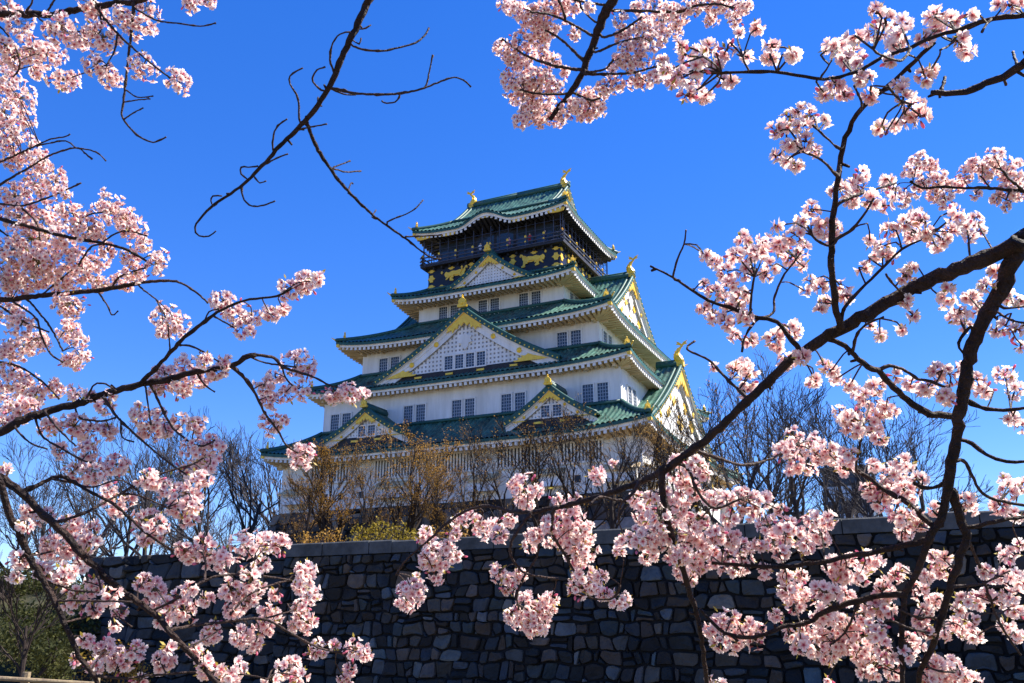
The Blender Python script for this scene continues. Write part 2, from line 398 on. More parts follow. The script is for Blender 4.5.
GEGYO = [(0,.06),(.55,-.40),(1.12,-.80),(.98,-.88),(1.10,-1.04),(.78,-.92),(.70,-1.10),(.56,-.84),(.42,-.92),(.34,-.62),(.17,-.78),(0,-.56)]
GEGYO = GEGYO + [(-a, z) for a, z in reversed(GEGYO[1:-1])]
CORNER = [(0,0),(1.0,0),(.92,.10),(1.02,.20),(.80,.22),(.84,.36),(.62,.32),(.60,.48),(.42,.40),(.36,.52),(.10,.12)]

def gable(side, ac, op, oin, zb, za, w, kind, k=.28, ov=.62):
    def s(u): return za - (za - zb) * ((1 + k) * u - k * u * u)
    bw = .09 * w + .16
    sl = MB(); tr = MB(); wl = MB(); gd = MB(); rd = MB(); golds = []
    def G(name):
        q = MB(); golds.append((name, q)); return q
    n = max(4, int((op + ov - oin) / RIB) * 4); R = 10
    for sg in (-1, 1):
        vs = []
        for i in range(n + 1):
            o = lerp(op + ov, oin, i / n)
            for j in range(R + 1):
                u = 1.06 * j / R; up = .18 * max(0, u - .7) ** 2 * 6 * (1 if i < 6 else .6)
                vs.append(T(side, ac + sg * w * u, o, s(u) + up * .6 + .14 * PROF[i % 4]))
        sl.add(vs, [(i*(R+1)+j, i*(R+1)+j+1, (i+1)*(R+1)+j+1, (i+1)*(R+1)+j) for i in range(n) for j in range(R)])
        us = [1.06 * j / 14 for j in range(15)]
        def strip(o0, d0, o1, d1, m, lim=99):
            vs = []
            for u in us:
                for o_, d_ in ((o0, d0), (o1, d1)): vs.append(T(side, ac + sg * w * u, o_, s(u) + d_))
            tr.add(vs, [(2*i, 2*i+1, 2*i+3, 2*i+2) for i in range(len(us) - 1)], m)
        strip(op + ov, .10, op + ov, -.28, 0); strip(op + ov, -.28, op + .3, -.28, 1)
        strip(op + .30, -.28, op + .30, -.28 - bw, 1); strip(op + .30, -.28 - bw, op + .02, -.28 - bw, 1)
        strip(op + .36, -.28, op + .36, -.28 - bw * .38, 1); strip(op + .36, -.28 - bw * .38, op + .30, -.28 - bw * .38, 1)
        strip(op + .30, -.28 - bw, op + .02, -.28 - bw, 1)
        # rows of rolled verge tiles with gold ends
        rd.tube([T(side, ac + sg * w * u, op + ov - .12, s(u) + .16) for u in us], .16, 6)
        rd.tube([T(side, ac + sg * w * u, op + ov - .62, s(u) + .14) for u in us], .13, 6)
        m_ = int(w * 1.3 / .55)
        for q in range(m_ + 1):
            u = 1.04 * q / m_; p = Vector(T(side, ac + sg * w * u, op + ov + .0, s(u) - .09)); d = Vector(T(side, 0, 1, 0)) - Vector(T(side, 0, 0, 0))
            gd.tube([p - d * .02, p + d * .05], .075, 6)
        # gold fittings at the lower end and studs along the board
        cr = [(.93, 0), (.86, .30), (.78, .55), (.72, .82), (.69, .60), (.64, .70), (.66, .42), (.60, .45), (.62, .22), (.55, .16), (.58, 0)]
        G('gold_corner').prism([(sg * w * u, max(zb - .08, zb - .08 + q * (s(.72) - .45 - zb))) for u, q in cr], lambda a, z, d: T(side, ac + a, op + .37 + d, z), 0, .07)
        for q in (.33, .62):
            p = Vector(T(side, ac + sg * w * q, op + .36, s(q) - .28 - bw * .5)); d = Vector(T(side, 0, 1, 0)) - Vector(T(side, 0, 0, 0))
            gd.tube([p, p + d * .10], [.03 * w * .8 + .05, .05], 8)
    # wall and lattice
    us = [i / 12 for i in range(-12, 13)]
    poly = [(w * u, s(abs(u)) - .28) for u in us if abs(u) < .985]
    base = zb - .1
    vs = [T(side, ac + a, op, max(z, base)) for a, z in poly] + [T(side, ac + a, op, base - .02) for a, z in poly]
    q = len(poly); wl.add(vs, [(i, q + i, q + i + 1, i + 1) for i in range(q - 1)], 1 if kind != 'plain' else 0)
    lo = zb + .12; sp = .40 if kind != 'small' else .32
    def top(a): 
        u = min(1, abs(a) / w); return s(u) - .30 - bw
    if kind != 'plain':
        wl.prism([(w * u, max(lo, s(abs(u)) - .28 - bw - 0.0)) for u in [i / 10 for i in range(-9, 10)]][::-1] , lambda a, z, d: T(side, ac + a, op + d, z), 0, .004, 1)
        m_ = int(w * .8 / sp)
        for i in range(-m_, m_ + 1):
            a = i * sp; z1 = top(a)
            if z1 > lo + .1: wl.add([T(side, ac + a + x, op + o_, z) for o_ in (.01, .09) for x, z in ((-.105, lo), (.105, lo), (.105, z1), (-.105, z1))], [(4,5,6,7),(0,4,7,3),(1,2,6,5),(3,7,6,2)], 0)
        z = lo
        while z < za - bw - .8:
            lo_a, hi_a = 0, w
            for _ in range(20):
                mid = (lo_a + hi_a) / 2
                if top(mid) > z + .1: lo_a = mid
                else: hi_a = mid
            a = lo_a
            if a > .15: wl.add([T(side, ac + x, op + o_, z + h) for o_ in (.01, .086) for x, h in ((-a, -.105), (a, -.105), (a, .105), (-a, .105))], [(4,5,6,7),(0,1,5,4),(3,7,6,2)], 0)
            z += sp
    g = .155 * w + .32
    G('gold_crest').prism([(a * g, z * g) for a, z in GEGYO], lambda a, z, d: T(side, ac + a, op + .38 + d, za - .28 + z * (1.0)), 0, .10)
    if kind != 'small':
        # white carved pendant below the gold one
        pend = [(0,.9),(.35,.55),(.75,.5),(.6,.15),(.8,-.2),(.4,-.3),(.3,-.7),(0,-1.0)]; pend += [(-a, z) for a, z in reversed(pend[1:-1])]
        wl.prism([(a * .10 * w, z * .10 * w) for a, z in pend], lambda a, z, d: T(side, ac + a, op + .10 + d, za - .28 - bw - .19 * w + z), 0, .12, 0)
    if kind == 'plain':
        # gold filigree on the white field
        for a, z, sc in ((-.34,.34,1),(.34,.34,1),(0,.28,1.2),(-.16,.52,.9),(.16,.52,.9),(-.58,.13,.9),(.58,.13,.9)):
            G('gold_filigree').prism([(a * w + q * .075 * w * sc, z * (za - zb) + y * .06 * w * sc) for q, y in ((-1,0),(-.5,.3),(-.6,.8),(0,.5),(.6,.8),(.5,.3),(1,0),(.5,-.4),(0,-.9),(-.5,-.4))], lambda a, z, d: T(side, ac + a, op + .02 + d, zb + z), 0, .08)
    rd.tube([T(side, ac, op + ov + .1, za + .22), T(side, ac, oin, za + .22)], .30, 8); rd.tube([T(side, ac, op + ov + .14, za + .50), T(side, ac, oin, za + .50)], .17, 6)
    d = Vector(T(side, 0, 1, 0)) - Vector(T(side, 0, 0, 0)); x = Vector(T(side, 1, 0, 0)) - Vector(T(side, 0, 0, 0))
    if kind != 'plain': finial(G('gold_finial'), Vector(T(side, ac, op + ov + .2, za + .12)), x, d, .55 + .055 * w)
    o = sl.build('gable', M['copper'], castle, smooth=True)
    tr.build('bargeboard', [M['copper_dark'], M['plaster']], o); wl.build('gable_wall', [M['plaster'], M['gap']], o); rd.build('verge_tile', M['copper_dark'], o, smooth=True); gd.build('gold_stud', M['gold'], o)
    for nm, q in golds: q.build(nm, M['gold'], o)
    if kind in ('big', 'small'):
        bb = MB(); bb.prism([(-w * .93, zb - .62), (w * .93, zb - .62), (w * .80, zb + .10), (-w * .80, zb + .10)], lambda a, z, dd: T(side, ac + a, op + .14 + dd, z), -.5, 0)
        bb.build('base_board', M['blackwood'], o)
        for a in ((-.55, -.18, .18, .55) if kind == 'big' else (-.3, .3)):
            pl = MB(); a *= w; pl.prism([(a-.42,zb-.16),(a-.34,zb-.24),(a-.42,zb-.34),(a+.42,zb-.34),(a+.34,zb-.24),(a+.42,zb-.16)], lambda a, z, dd: T(side, ac + a, op + .14 + dd, z), 0, .07)
            pl.build('gold_plate', M['gold'], o)
    return o

# storeys ------------------------------------------------------------
def storey(hw, hd, z0, z1, m, name='wall'):
    b = MB(); b.box(-hw, hw, -hd, hd, z0 + CZ, z1 + CZ); return b.build(name, m, castle)
w1 = storey(17.65, 14.9, 10.35, 15.1, M['plaster']); w2 = storey(15.26, 12.31, 16.5, 21.45, M['plaster'])
w3 = storey(12.64, 10.0, 22.5, 26.75, M['plaster']); w4 = storey(8.11, 6.9, 28.0, 32.1, M['plaster'])
w5 = storey(7.50, 6.25, 32.8, 36.45, M['black']); w6 = storey(6.75, 5.5, 36.45, 40.6, M['blackwood'])
hip_roof(19.0, 16.6, 15.15, 15.26, 12.31, 18.05, 17.65, 14.9, .75)
hip_roof(16.65, 13.6, 21.75, 12.64, 10.0, 24.15, 15.26, 12.31, .62)
hip_roof(14.6, 12.0, 26.95, 8.11, 6.9, 29.95, 12.64, 10.0, .65)
hip_roof(10.1, 9.15, 32.25, 7.50, 6.25, 33.85, 8.11, 6.9, .45)
def kara(a):
    a = (a + .3) / 3.3
    return 1.15 * (math.cos(math.pi * a) + 1) / 2 - .0 if abs(a) < 1 else 0.0
top_roof = hip_roof(8.85, 7.6, 40.0, 5.7, 4.5, 42.1, 6.75, 5.5, .55, kara, .12, 'black', 'blackwood')
gable(0, 0.75, 8.0, 6.2, 32.75, 35.85, 4.45, 'small')
gable(0, 0.5, 12.45, 9.9, 22.75, 28.45, 9.0, 'big')
gable(0, -8.05, 15.15, 12.2, 16.65, 19.2, 4.25, 'small')
gable(0, 10.15, 15.15, 12.2, 16.6, 19.2, 3.85, 'small')
for sd in (1, 3):
    gable(sd, 0.0, 12.45, 7.8, 27.85, 34.3, 8.3, 'plain')
    gable(sd, 0.0, 16.9, 14.9, 16.35, 24.3, 12.3, 'plain')
    gable(sd, 0.0, 5.55, -.05, 42.0, 46.05, 4.5, 'plain', .2)

# windows ------------------------------------------------------------
def window_mesh(w, h, nx, nz):
    fr = MB()
    for x0, x1, z0, z1 in ((-w/2-.12, -w/2, -.12, h+.12), (w/2, w/2+.12, -.12, h+.12), (-w/2, w/2, h, h+.12), (-w/2, w/2, -.12, 0)):
        fr.box(x0, x1, -.12, .02, z0, z1)
    pn = MB(); pn.box(-w/2, w/2, -.03, .02, 0, h)
    lt = MB()
    for i in range(1, nx): x = -w/2 + w*i/nx; lt.box(x-.03, x+.03, -.075, -.032, 0, h)
    for i in range(1, nz): z = h*i/nz; lt.box(-w/2, w/2, -.07, -.033, z-.03, z+.03)
    return fr, pn, lt
protos = {}
def window(side, a, z0, o, w=.95, h=1.75, nx=4, nz=6, par=None):
    key = (w, h, nx, nz); p = T(side, a, o, z0); rz = math.pi / 2 * side
    if key not in protos:
        fr, pn, lt = window_mesh(w, h, nx, nz)
        f = fr.build('window', M['plaster'], par); q = pn.build('pane', M['glass'], f); g = lt.build('lattice', M['bar'], f)
        protos[key] = (f, q, g)
    else:
        f0, q0, g0 = protos[key]
        f = f0.copy(); f.parent = par; COL.objects.link(f)
        for c in (q0, g0):
            c2 = c.copy(); c2.parent = f; COL.objects.link(c2)
    f.location = p; f.rotation_euler = (0, 0, rz)
def pair(side, a, z0, o, par, w=.95, h=1.75): window(side, a - .67, z0, o, w, h, par=par); window(side, a + .67, z0, o, w, h, par=par)
for a in (-13.15, -4.85, .3, 5.3, 13.0): pair(0, a, 18.2, 12.31, castle)
for a in (-9.4, 9.8): pair(0, a, 24.05, 10.0, castle)
for a in (-4.5, 0.05, 4.55): pair(0, a, 29.98, 6.9, castle, .95, 1.55)
for i in range(4): window(0, -1.2 + i * 1.12, 22.9, 12.52, .85, 1.3, 3, 5, castle)
for ac in (-8.05, 10.15):
    for i in (-.5, .5): window(0, ac + i * 1.05, 16.78, 15.22, .75, .95, 3, 4, castle)
for sd in (1, 3):
    for a in (-9.6, 9.6): pair(sd, a, 18.2, 15.26, castle)
    for a in (-7.9, 7.9): pair(sd, a, 24.05, 12.64, castle)
    for a in (-4.4, 4.4): pair(sd, a, 29.98, 8.11, castle, .95, 1.55)
    for i in range(4): window(sd, -1.7 + i * 1.12, 28.4, 12.49, .8, 1.2, 3, 5, castle)
# first storey: slatted bays under the eave, hooded chutes and square loopholes
def slat_bay(side, a0, a1, o, z0, z1):
    b = MB()
    for s_ in (0, 1, 2, 3):
        pass
    pts = (T(side, a0, o + .015, z0), T(side, a1, o + .015, z0), T(side, a1, o + .015, z1), T(side, a0, o + .015, z1)); b.add(pts, [(0,1,2,3)], 0)
    n = int((a1 - a0) / .30)
    for i in range(n + 1):
        a = a0 + (a1 - a0) * i / n
        b.add([T(side, a + x, o + d, z) for d in (.015, .14) for x, z in ((-.07, z0), (.07, z0), (.07, z1), (-.07, z1))], [(4,5,6,7),(0,4,7,3),(1,2,6,5)], 1)
    for z in (z0, z1):
        b.add([T(side, x, o + d, z + q) for d in (.015, .17) for x, q in ((a0 - .15, -.08), (a1 + .15, -.08), (a1 + .15, .08), (a0 - .15, .08))], [(4,5,6,7),(0,1,5,4),(3,7,6,2),(0,4,7,3),(1,2,6,5)], 1)
    b.build('slatted_window', [M['black'], M['plaster']], castle)
for a0, a1 in ((-14.2, -10.0), (-7.2, -3.2), (-1.2, 2.7), (5.0, 8.8), (10.8, 14.4)): slat_bay(0, a0, a1, 14.9, 12.85, 14.55)
for a0, a1 in ((-11, -7), (-3, 3), (7, 11)): slat_bay(1, a0, a1, 17.65, 12.85, 14.55)
def hood(side, a, o, z):
    b = MB(); w = 1.5
    b.add([T(side, a - w, o + .01, z + .55), T(side, a + w, o + .01, z + .55), T(side, a + w + .1, o + .95, z), T(side, a - w - .1, o + .95, z),
           T(side, a - w, o + .01, z + .40), T(side, a + w, o + .01, z + .40), T(side, a + w + .1, o + .95, z - .14), T(side, a - w - .1, o + .95, z - .14)],
          [(0,1,2,3),(7,6,5,4),(3,2,6,7),(0,3,7,4),(1,5,6,2)], 0)
    b.add([T(side, a + x, o + d, z + q) for q in (-1.0, .2) for x, d in ((-w*.85, .01), (w*.85, .01), (w*.85, .62 if q > 0 else .80), (-w*.85, .62 if q > 0 else .80))], [(0,3,2,1),(0,1,5,4),(1,2,6,5),(2,3,7,6),(3,0,4,7)], 1)
    b.build('chute_hood', [M['tan_lit'], M['plaster']], castle)
for a in (-15.6, -5.2, 3.9, 9.7, 16): hood(0, a, 14.9, 12.0)
for a in (-13, 0, 13): hood(1, a, 17.65, 12.0)
for a in (-12.5, -10.8, -8.6, -2.6, -1.0, .6, 6.2, 7.4, 12.2, 13.6):
    lp = MB(); lp.add([T(0, a + x, 14.915, z) for x, z in ((-.27, 11.25), (.27, 11.25), (.27, 11.85), (-.27, 11.85))], [(0,1,2,3)]); lp.build('loophole', M['black'], castle)

# top storey ----------------------------------------------------------
bl = MB(); bl.box(-8.15, 8.15, -6.9, 6.9, 36.40 + CZ, 36.62 + CZ)
for side in range(4):
    A, O = (7.9, 6.65) if side % 2 == 0 else (6.65, 7.9)
    for i in range(int(A * 2 / .95) + 1):
        a = -A + .2 + (2 * A - .4) * i / int(A * 2 / .95); p = Vector(T(side, a, O - .2, 36.28)); bl.obox(p, Vector((.10, 0, 0)), Vector((0, .10, 0)), Vector((0, 0, .15)))
bal = bl.build('balcony', M['blackwood'], castle)
ra = MB(); gp = MB(); mu = MB()
for side in range(4):
    A, O = (8.0, 6.75) if side % 2 == 0 else (6.75, 8.0)
    for z in (36.78, 37.15, 37.55): ra.tube([T(side, -A - .3, O, z), T(side, A + .3, O, z)], .075, 6)
    n = int(2 * A / 1.9)
    for i in range(n + 1):
        a = -A + 2 * A * i / n; ra.tube([T(side, a, O, 36.6), T(side, a, O, 37.65)], .085, 6); gp.tube([T(side, a, O, 37.6), T(side, a, O, 37.78), T(side, a, O, 37.92)], [.11, .13, .02], 6)
        gp.tube([T(side, a, O, 37.08), T(side, a, O, 37.22)], .115, 6)
    n = int(2 * A / 1.0)
    for i in range(n + 1):
        a = -A + 2 * A * i / n; mu.tube([T(side, a, O - .18, 36.6), T(side, a, O - .18, 39.75)], .045, 5)
    for z in (38.3, 39.0): mu.tube([T(side, -A, O - .18, z), T(side, A, O - .18, z)], .022, 4)
ra.build('railing', M['mullion'], bal); gp.build('gold_stud', M['gold'], bal); mu.build('safety_mesh', M['mullion'], bal)
for side in range(4):
    A, O = (6.75, 5.5) if side % 2 == 0 else (5.5, 6.75); n = 6 if side % 2 == 0 else 5
    for i in range(n):
        a = -A + 2 * A * (i + .5) / n; hw = A / n - .16; b = MB()
        b.add([T(side, a + x, O + .02, z) for x, z in ((-hw, 37.0), (hw, 37.0), (hw, 39.2), (-hw, 39.2))], [(0,1,2,3)])
        b.build('pane', M['glass'], w6)
TIGER = [(-1.45,.15),(-1.6,.42),(-1.5,.62),(-1.32,.72),(-1.15,.62),(-.95,.58),(-.5,.72),(0,.66),(.5,.74),(.85,.62),(1.1,.75),(1.25,1.0),(1.5,1.05),(1.62,.82),(1.48,.72),(1.42,.86),(1.3,.78),(1.28,.5),(1.15,.3),(1.2,-.1),(1.42,-.22),(1.38,-.36),(.98,-.32),(.92,.0),(.62,.12),(.1,.10),(-.3,.16),(-.5,-.05),(-.3,-.25),(-.42,-.36),(-.85,-.28),(-.82,.08),(-1.05,.0),(-1.25,-.15),(-1.45,-.12),(-1.2,.12)]
for side in range(4):
    A, O = (7.5, 6.25) if side % 2 == 0 else (6.25, 7.5)
    for a, fl in ((-4.15, 1), (4.55, -1)) if side % 2 == 0 else ((-3.0, 1), (3.0, -1)):
        b = MB(); b.prism([(a + fl * q * .86, 34.95 + z * 1.05) for q, z in TIGER], lambda a, z, d: T(side, a, O + d, z), 0, .10)
        b.prism([(a + fl * q * .55 - fl * .05, 35.12 + z * .6) for q, z in TIGER], lambda a, z, d: T(side, a, O + .1 + d, z), 0, .07)
        b.build('gold_relief', M['gold'], w5)
    def plate(a, z, w, h): g = MB(); g.prism([(a-w,z),(a-w*.5,z+h*.4),(a-w*.4,z+h),(a+w*.4,z+h),(a+w*.5,z+h*.4),(a+w,z),(a+w*.5,z-h*.4),(a+w*.4,z-h),(a-w*.4,z-h),(a-w*.5,z-h*.4)], lambda a, z, d: T(side, a, O + d, z), 0, .07); g.build('gold_plate', M['gold'], w5)
    n = 6
    for i in range(n + 1):
        a = (-1 + 2 * i / n) * (A - .4); plate(a, 36.05, .42, .17)
        if i in (0, 6): plate(a, 35.2, .45, .38); plate(a, 34.3, .5, .2)
        elif i in (1, 5): plate(a, 34.05, .4, .14)
        else: plate(a, 35.45, .42, .34)
        if i < n: plate(a + A / n, 35.95 if i % 2 else 35.7, .15, .15); plate(a + A / n, 34.2, .34, .13)
for a, z in ((-.3, 40.75), (3.6, 39.62), (-4.6, 39.58), (-7.6, 39.7), (7.6, 39.7)):
    b = MB(); b.prism([(a-.95,z+.12),(a-.8,z-.22),(a-.3,z-.30),(a+.3,z-.30),(a+.8,z-.22),(a+.95,z+.12)], lambda a, z, d: T(0, a, 7.3 + d, z), 0, .10); b.build('gold_bracket', M['gold'], top_roof)
# gilt fish on the ridge ends
def fish(side, o, z, s):
    b = MB(); pts = []; rad = []
    for i in range(13):
        t = i / 12; a = -.25 + t * 2.3
        pts.append(Vector(T(side, 0, o - .10 * s - .42 * s * math.sin(a * 1.15) * (1 - .25 * t) + .55 * s * t * t, z + s * (1.55 * t)))); rad.append(s * (.40 * (1 - t) ** .6 * (.85 + .3 * math.sin(math.pi * min(1, t * 1.6))) + .05))
    b.tube(pts, rad, 8)
    tip = pts[-1]; d = Vector(T(side, 0, 1, 0)) - Vector(T(side, 0, 0, 0)); x = Vector(T(side, 1, 0, 0)) - Vector(T(side, 0, 0, 0)); u = Vector((0, 0, 1))
    for sg in (-1, 1):
        b.prism([(0,-.15),(.18,.1),(.55,.22),(.42,.36),(.60,.55),(.22,.42),(0,.2)], lambda a, z_, dd: tip + d * (sg * a * s) + u * (z_ * s) + x * dd, -.06 * s, .06 * s)
        b.prism([(0,0),(.35,.12),(.45,.35),(.12,.3)], lambda a, z_, dd: pts[4] + x * (sg * (a * s + .1)) + u * (z_ * s) + d * dd, -.04 * s, .04 * s)
    for i in range(2, 11, 2):
        b.prism([(0,-.12),(.22,.02),(0,.16)], lambda a, z_, dd: pts[i] - d * (a * s * .9 + rad[i] * .6) + u * (z_ * s) + x * dd, -.04 * s, .04 * s)
    b.box(*(pts[0].x - .32*s, pts[0].x + .32*s, pts[0].y - .32*s, pts[0].y + .32*s, pts[0].z - .5*s, pts[0].z + .15*s))
    b.build('gilded_fish', M['gold'], castle, smooth=False)
for sd in (1, 3):
    fish(sd, 5.75, 46.35, .9); fish(sd, 12.85, 34.7, .9); fish(sd, 17.3, 24.7, 1.0)
# stone base under the tower
bs_r = random.Random(5)
BROWN = [(.16,.12,.09),(.12,.09,.07),(.20,.16,.12),(.09,.07,.06),(.18,.15,.13)]
bb = MB(); zt_, zb_ = 10.34 + CZ, -.05
def ring(z, e): return [(-17.7-e, -14.95-e, z), (17.7+e, -14.95-e, z), (17.7+e, 14.95+e, z), (-17.7-e, 14.95+e, z)]
bb.add(ring(zb_, 1.9) + ring(zt_, -.1), [(0,1,5,4),(1,2,6,5),(2,3,7,6),(3,0,4,7),(4,5,6,7)])
base = bb.build('stone_base', M['joint'], castle)
hgt = zt_ - zb_
st = stones(-18.2, 18.2, 0, hgt, 1.3, .95, lambda a, z, d: (a * (1 + .1 * (hgt - z) / hgt / 1.0 * .9), -(14.9 + 2.0 * (hgt - z) / hgt) - d, z + zb_), BROWN, bs_r, .16, .03)
st.build('stone_facing', M['basestone'], base)
st = stones(-15.4, 15.4, 0, hgt, 1.3, .95, lambda a, z, d: (17.65 + 2.0 * (hgt - z) / hgt + d, a * (1 + .1 * (hgt - z) / hgt), z + zb_), BROWN, bs_r, .16, .03)
st.build('stone_facing', M['basestone'], base)

# visitors at the balcony rail
def person(side, a, o, z, rz, jacket, label):
    V = [(0,0,.92),(0,0,1.15),(0,0,1.38),(0,0,1.50),(0,.01,1.60),(0,.0,1.70),(.09,0,.88),(.10,.02,.48),(.10,0,.06),(.10,-.12,.03),(-.09,0,.88),(-.10,.02,.48),(-.10,0,.06),(-.10,-.12,.03),
         (.17,0,1.38),(.23,-.05,1.12),(.18,-.26,1.02),(.15,-.34,1.03),(-.17,0,1.38),(-.23,-.05,1.12),(-.18,-.26,1.02),(-.15,-.34,1.03)]
    E_ = [(0,1),(1,2),(2,3),(3,4),(4,5),(0,6),(6,7),(7,8),(8,9),(0,10),(10,11),(11,12),(12,13),(2,14),(14,15),(15,16),(16,17),(2,18),(18,19),(19,20),(20,21)]
    Rd = [.13,.125,.13,.055,.085,.075,.085,.06,.045,.035,.085,.06,.045,.035,.06,.045,.035,.03,.06,.045,.035,.03]
    me = bpy.data.meshes.new('person'); me.from_pydata(V, E_, []); ob = bpy.data.objects.new('person', me); COL.objects.link(ob)
    md = ob.modifiers.new('s', 'SKIN'); sv = me.skin_vertices[0].data
    for i, r_ in enumerate(Rd): sv[i].radius = (r_, r_ * .85)
    sv[0].use_root = True; ob.modifiers.new('d', 'SUBSURF').levels = 1
    ev = ob.evaluated_get(bpy.context.evaluated_depsgraph_get()); m2 = bpy.data.meshes.new_from_object(ev)
    bpy.data.objects.remove(ob); m2.materials.clear()
    for q in ('skin', jacket, 'dark_trousers', 'hair'): m2.materials.append(M[q])
    for p in m2.polygons:
        c = p.center; p.use_smooth = True
        p.material_index = 3 if (c.z > 1.69 or (c.z > 1.56 and c.y > .03)) else (0 if c.z > 1.46 or (c.y < -.28 and c.z > .9) else (1 if c.z > .88 else 2))
    q = Vector(T(side, a, o, z)); w = Matrix.Translation(castle.location) @ Matrix.Rotation(-YAW, 4, 'Z') @ q
    o_ = bpy.data.objects.new('person', m2); COL.objects.link(o_); o_.location = w; o_.rotation_euler = (0, 0, -YAW + math.pi / 2 * side + rz)
    tag(o_, label, 'person', 'visitors on the top balcony')
person(0, 1.9, 6.15, 36.62, .1, 'pink_jacket', 'visitor in a pink jacket standing at the top balcony rail')
person(0, 4.2, 6.15, 36.62, -.2, 'red_jacket', 'visitor in a red jacket leaning on the top balcony rail')
person(0, -1.4, 6.15, 36.62, .3, 'white_jacket', 'visitor in a white jacket on the top balcony')
person(0, 5.9, 6.15, 36.62, 0, 'navy_jacket', 'visitor in a navy jacket near the balcony corner')

# ------------------------------------------------------------------ bare trees, shrubs and what stands around the walls
def at_px(px, py, ly):
    "world x, y of the point on the castle-aligned line y = ly that a measured pixel column meets"
    v = (CY - py) / FPX; u = (px - CX) / FPX; r = u / (CP - v * SP)
    t, x = np.linalg.solve(np.array([[r, -cX.x], [1, -cX.y]]), np.array([CC.x + ly * cY.x, CC.y + ly * cY.y]))
    return r * t, t
def h_px(py, dist, px=CX):
    v = (CY - py) / FPX; return EYE + dist * (SP + v * CP) / (CP - v * SP)

def bare_tree(r, H, spread, n_main, dens, twig_r, leafy=0, low=.12):
    "vase-shaped winter tree of height H standing at the origin: (trunk mesh, crown mesh)"
    tk = MB(); cr = MB()
    def limb(p, d, rad, ln, lvl):
        nseg = 5 if lvl < 2 else 4
        pts = [p]; dirs = [d]; q = p.copy(); dd = d.copy()
        for i in range(nseg):
            dd = (dd + Vector((r.gauss(0, .10), r.gauss(0, .10), .05 + r.gauss(0, .06))) * (1 + .5 * lvl * .5)).normalized()
            q = q + dd * ln / nseg; pts.append(q); dirs.append(dd)
        rads = [max(twig_r, rad * (1 - .62 * i / nseg)) for i in range(nseg + 1)]
        (tk if lvl < 2 else cr).tube(pts, rads, 6 if lvl == 0 else (5 if lvl == 1 else 3), 0, cap=False)
        if lvl >= 4 or ln < .35:
            if leafy:
                for _ in range(leafy):
                    c = pts[r.randrange(1, len(pts))] + Vector((r.gauss(0, .045), r.gauss(0, .045), r.gauss(0, .045))); s = r.uniform(.022, .055)
                    a = Vector((r.gauss(0, 1), r.gauss(0, 1), r.gauss(0, 1))).normalized(); b_ = a.orthogonal().normalized()
                    cr.add([c - a * s, c + b_ * s * .6, c + a * s, c - b_ * s * .6], [(0, 1, 2, 3)], 1)
            return
        k = (n_main, 5, 4, 3)[lvl] if lvl < 4 else 3
        k = max(2, int(round(k * (dens if lvl > 0 else 1))))
        for i in range(k):
            t = (low + (1 - low) * (i + r.random()) / k) if lvl == 0 else r.uniform(.22, 1.0)
            f = t * nseg; j = min(nseg - 1, int(f)); b0 = pts[j].lerp(pts[j + 1], f - j)
            ang = r.uniform(.22, .62) * (1.0 if lvl else spread); az = 2 * math.pi * (i * .381 + r.uniform(-.1, .1)) if lvl == 0 else r.uniform(0, 6.283)
            o = dirs[j].orthogonal().normalized(); o = Matrix.Rotation(az, 3, dirs[j]) @ o
            nd = (dirs[j] * math.cos(ang) + o * math.sin(ang)).normalized()
            limb(b0, nd, max(twig_r, rads[j] * r.uniform(.5, .7)), ln * r.uniform(.52, .78) * (1.15 - .35 * t if lvl else 1.0), lvl + 1)
    limb(Vector((0, 0, -.1)), Vector((r.uniform(-.08, .08), r.uniform(-.08, .08), 1)).normalized(), H * .021, H * .55, 0)
    top = max(v[2] for v in cr.v) if cr.v else H
    for m in (tk, cr): m.v = [(x * H / top, y * H / top, z * H / top) for x, y, z in m.v]
    return tk, cr
def plant(name, meshes, loc, rz, sc, label, cat, group, proto=None, mats=None):
    t = empty(name, loc, rz); t.scale = (sc, sc, sc); tag(t, label, cat, group)
    if isinstance(meshes[0], MB):
        a = meshes[0].build('trunk', mats[0], t); b_ = meshes[1].build('crown', mats[1], t)
    else:
        for c in meshes:
            q = c.copy(); q.parent = t; COL.objects.link(q)
    return [c for c in t.children] if isinstance(meshes[0], MB) else meshes
tr_ = random.Random(21)
HT = 9.0
def variants(n, f): return [f(i) for i in range(n)]
ocv = variants(2, lambda i: bare_tree(tr_, HT, 1.25, 8, 1.15, .011, 9, .12))
brv = variants(3, lambda i: bare_tree(tr_, HT, 1.25, 7, 1.05, .011, 2, .12))
first = {}
def put(kind, vs, i, px, ly, top, z0, label, cat, group, mats, name='bare_tree', H=HT):
    x, y = at_px(px, 540, ly); h = max(3, h_px(top - (16 if kind == 'w' else 2), y) - z0)
    key = (kind, i % len(vs)); m = first.get(key, vs[i % len(vs)])
    first[key] = plant(name, m, (x, y, z0), tr_.uniform(0, 6.28), h / H, label, cat, group, None, mats)
gT = 'bare trees on the terrace in front of the castle'
och = [(306,-33,446,'ochre-tipped bare tree below the left corner of the castle, leftmost of its row'),
       (336,-30,436,'ochre-tipped bare tree before the left end of the white lowest wall'),
       (366,-33,438,'ochre-tipped bare tree rising behind the yellow-green bush'),
       (400,-30,430,'ochre-tipped bare tree just right of the yellow-green bush'),
       (436,-33,436,'ochre-tipped bare tree below the widest front gable, rightmost with ochre buds')]
for i, (px, ly, top, lb) in enumerate(och): put('o', ocv, i, px, ly, top, TER - .02, lb, 'tree', gT, (M['treebark'], [M['treebark'], M['ochre']]))
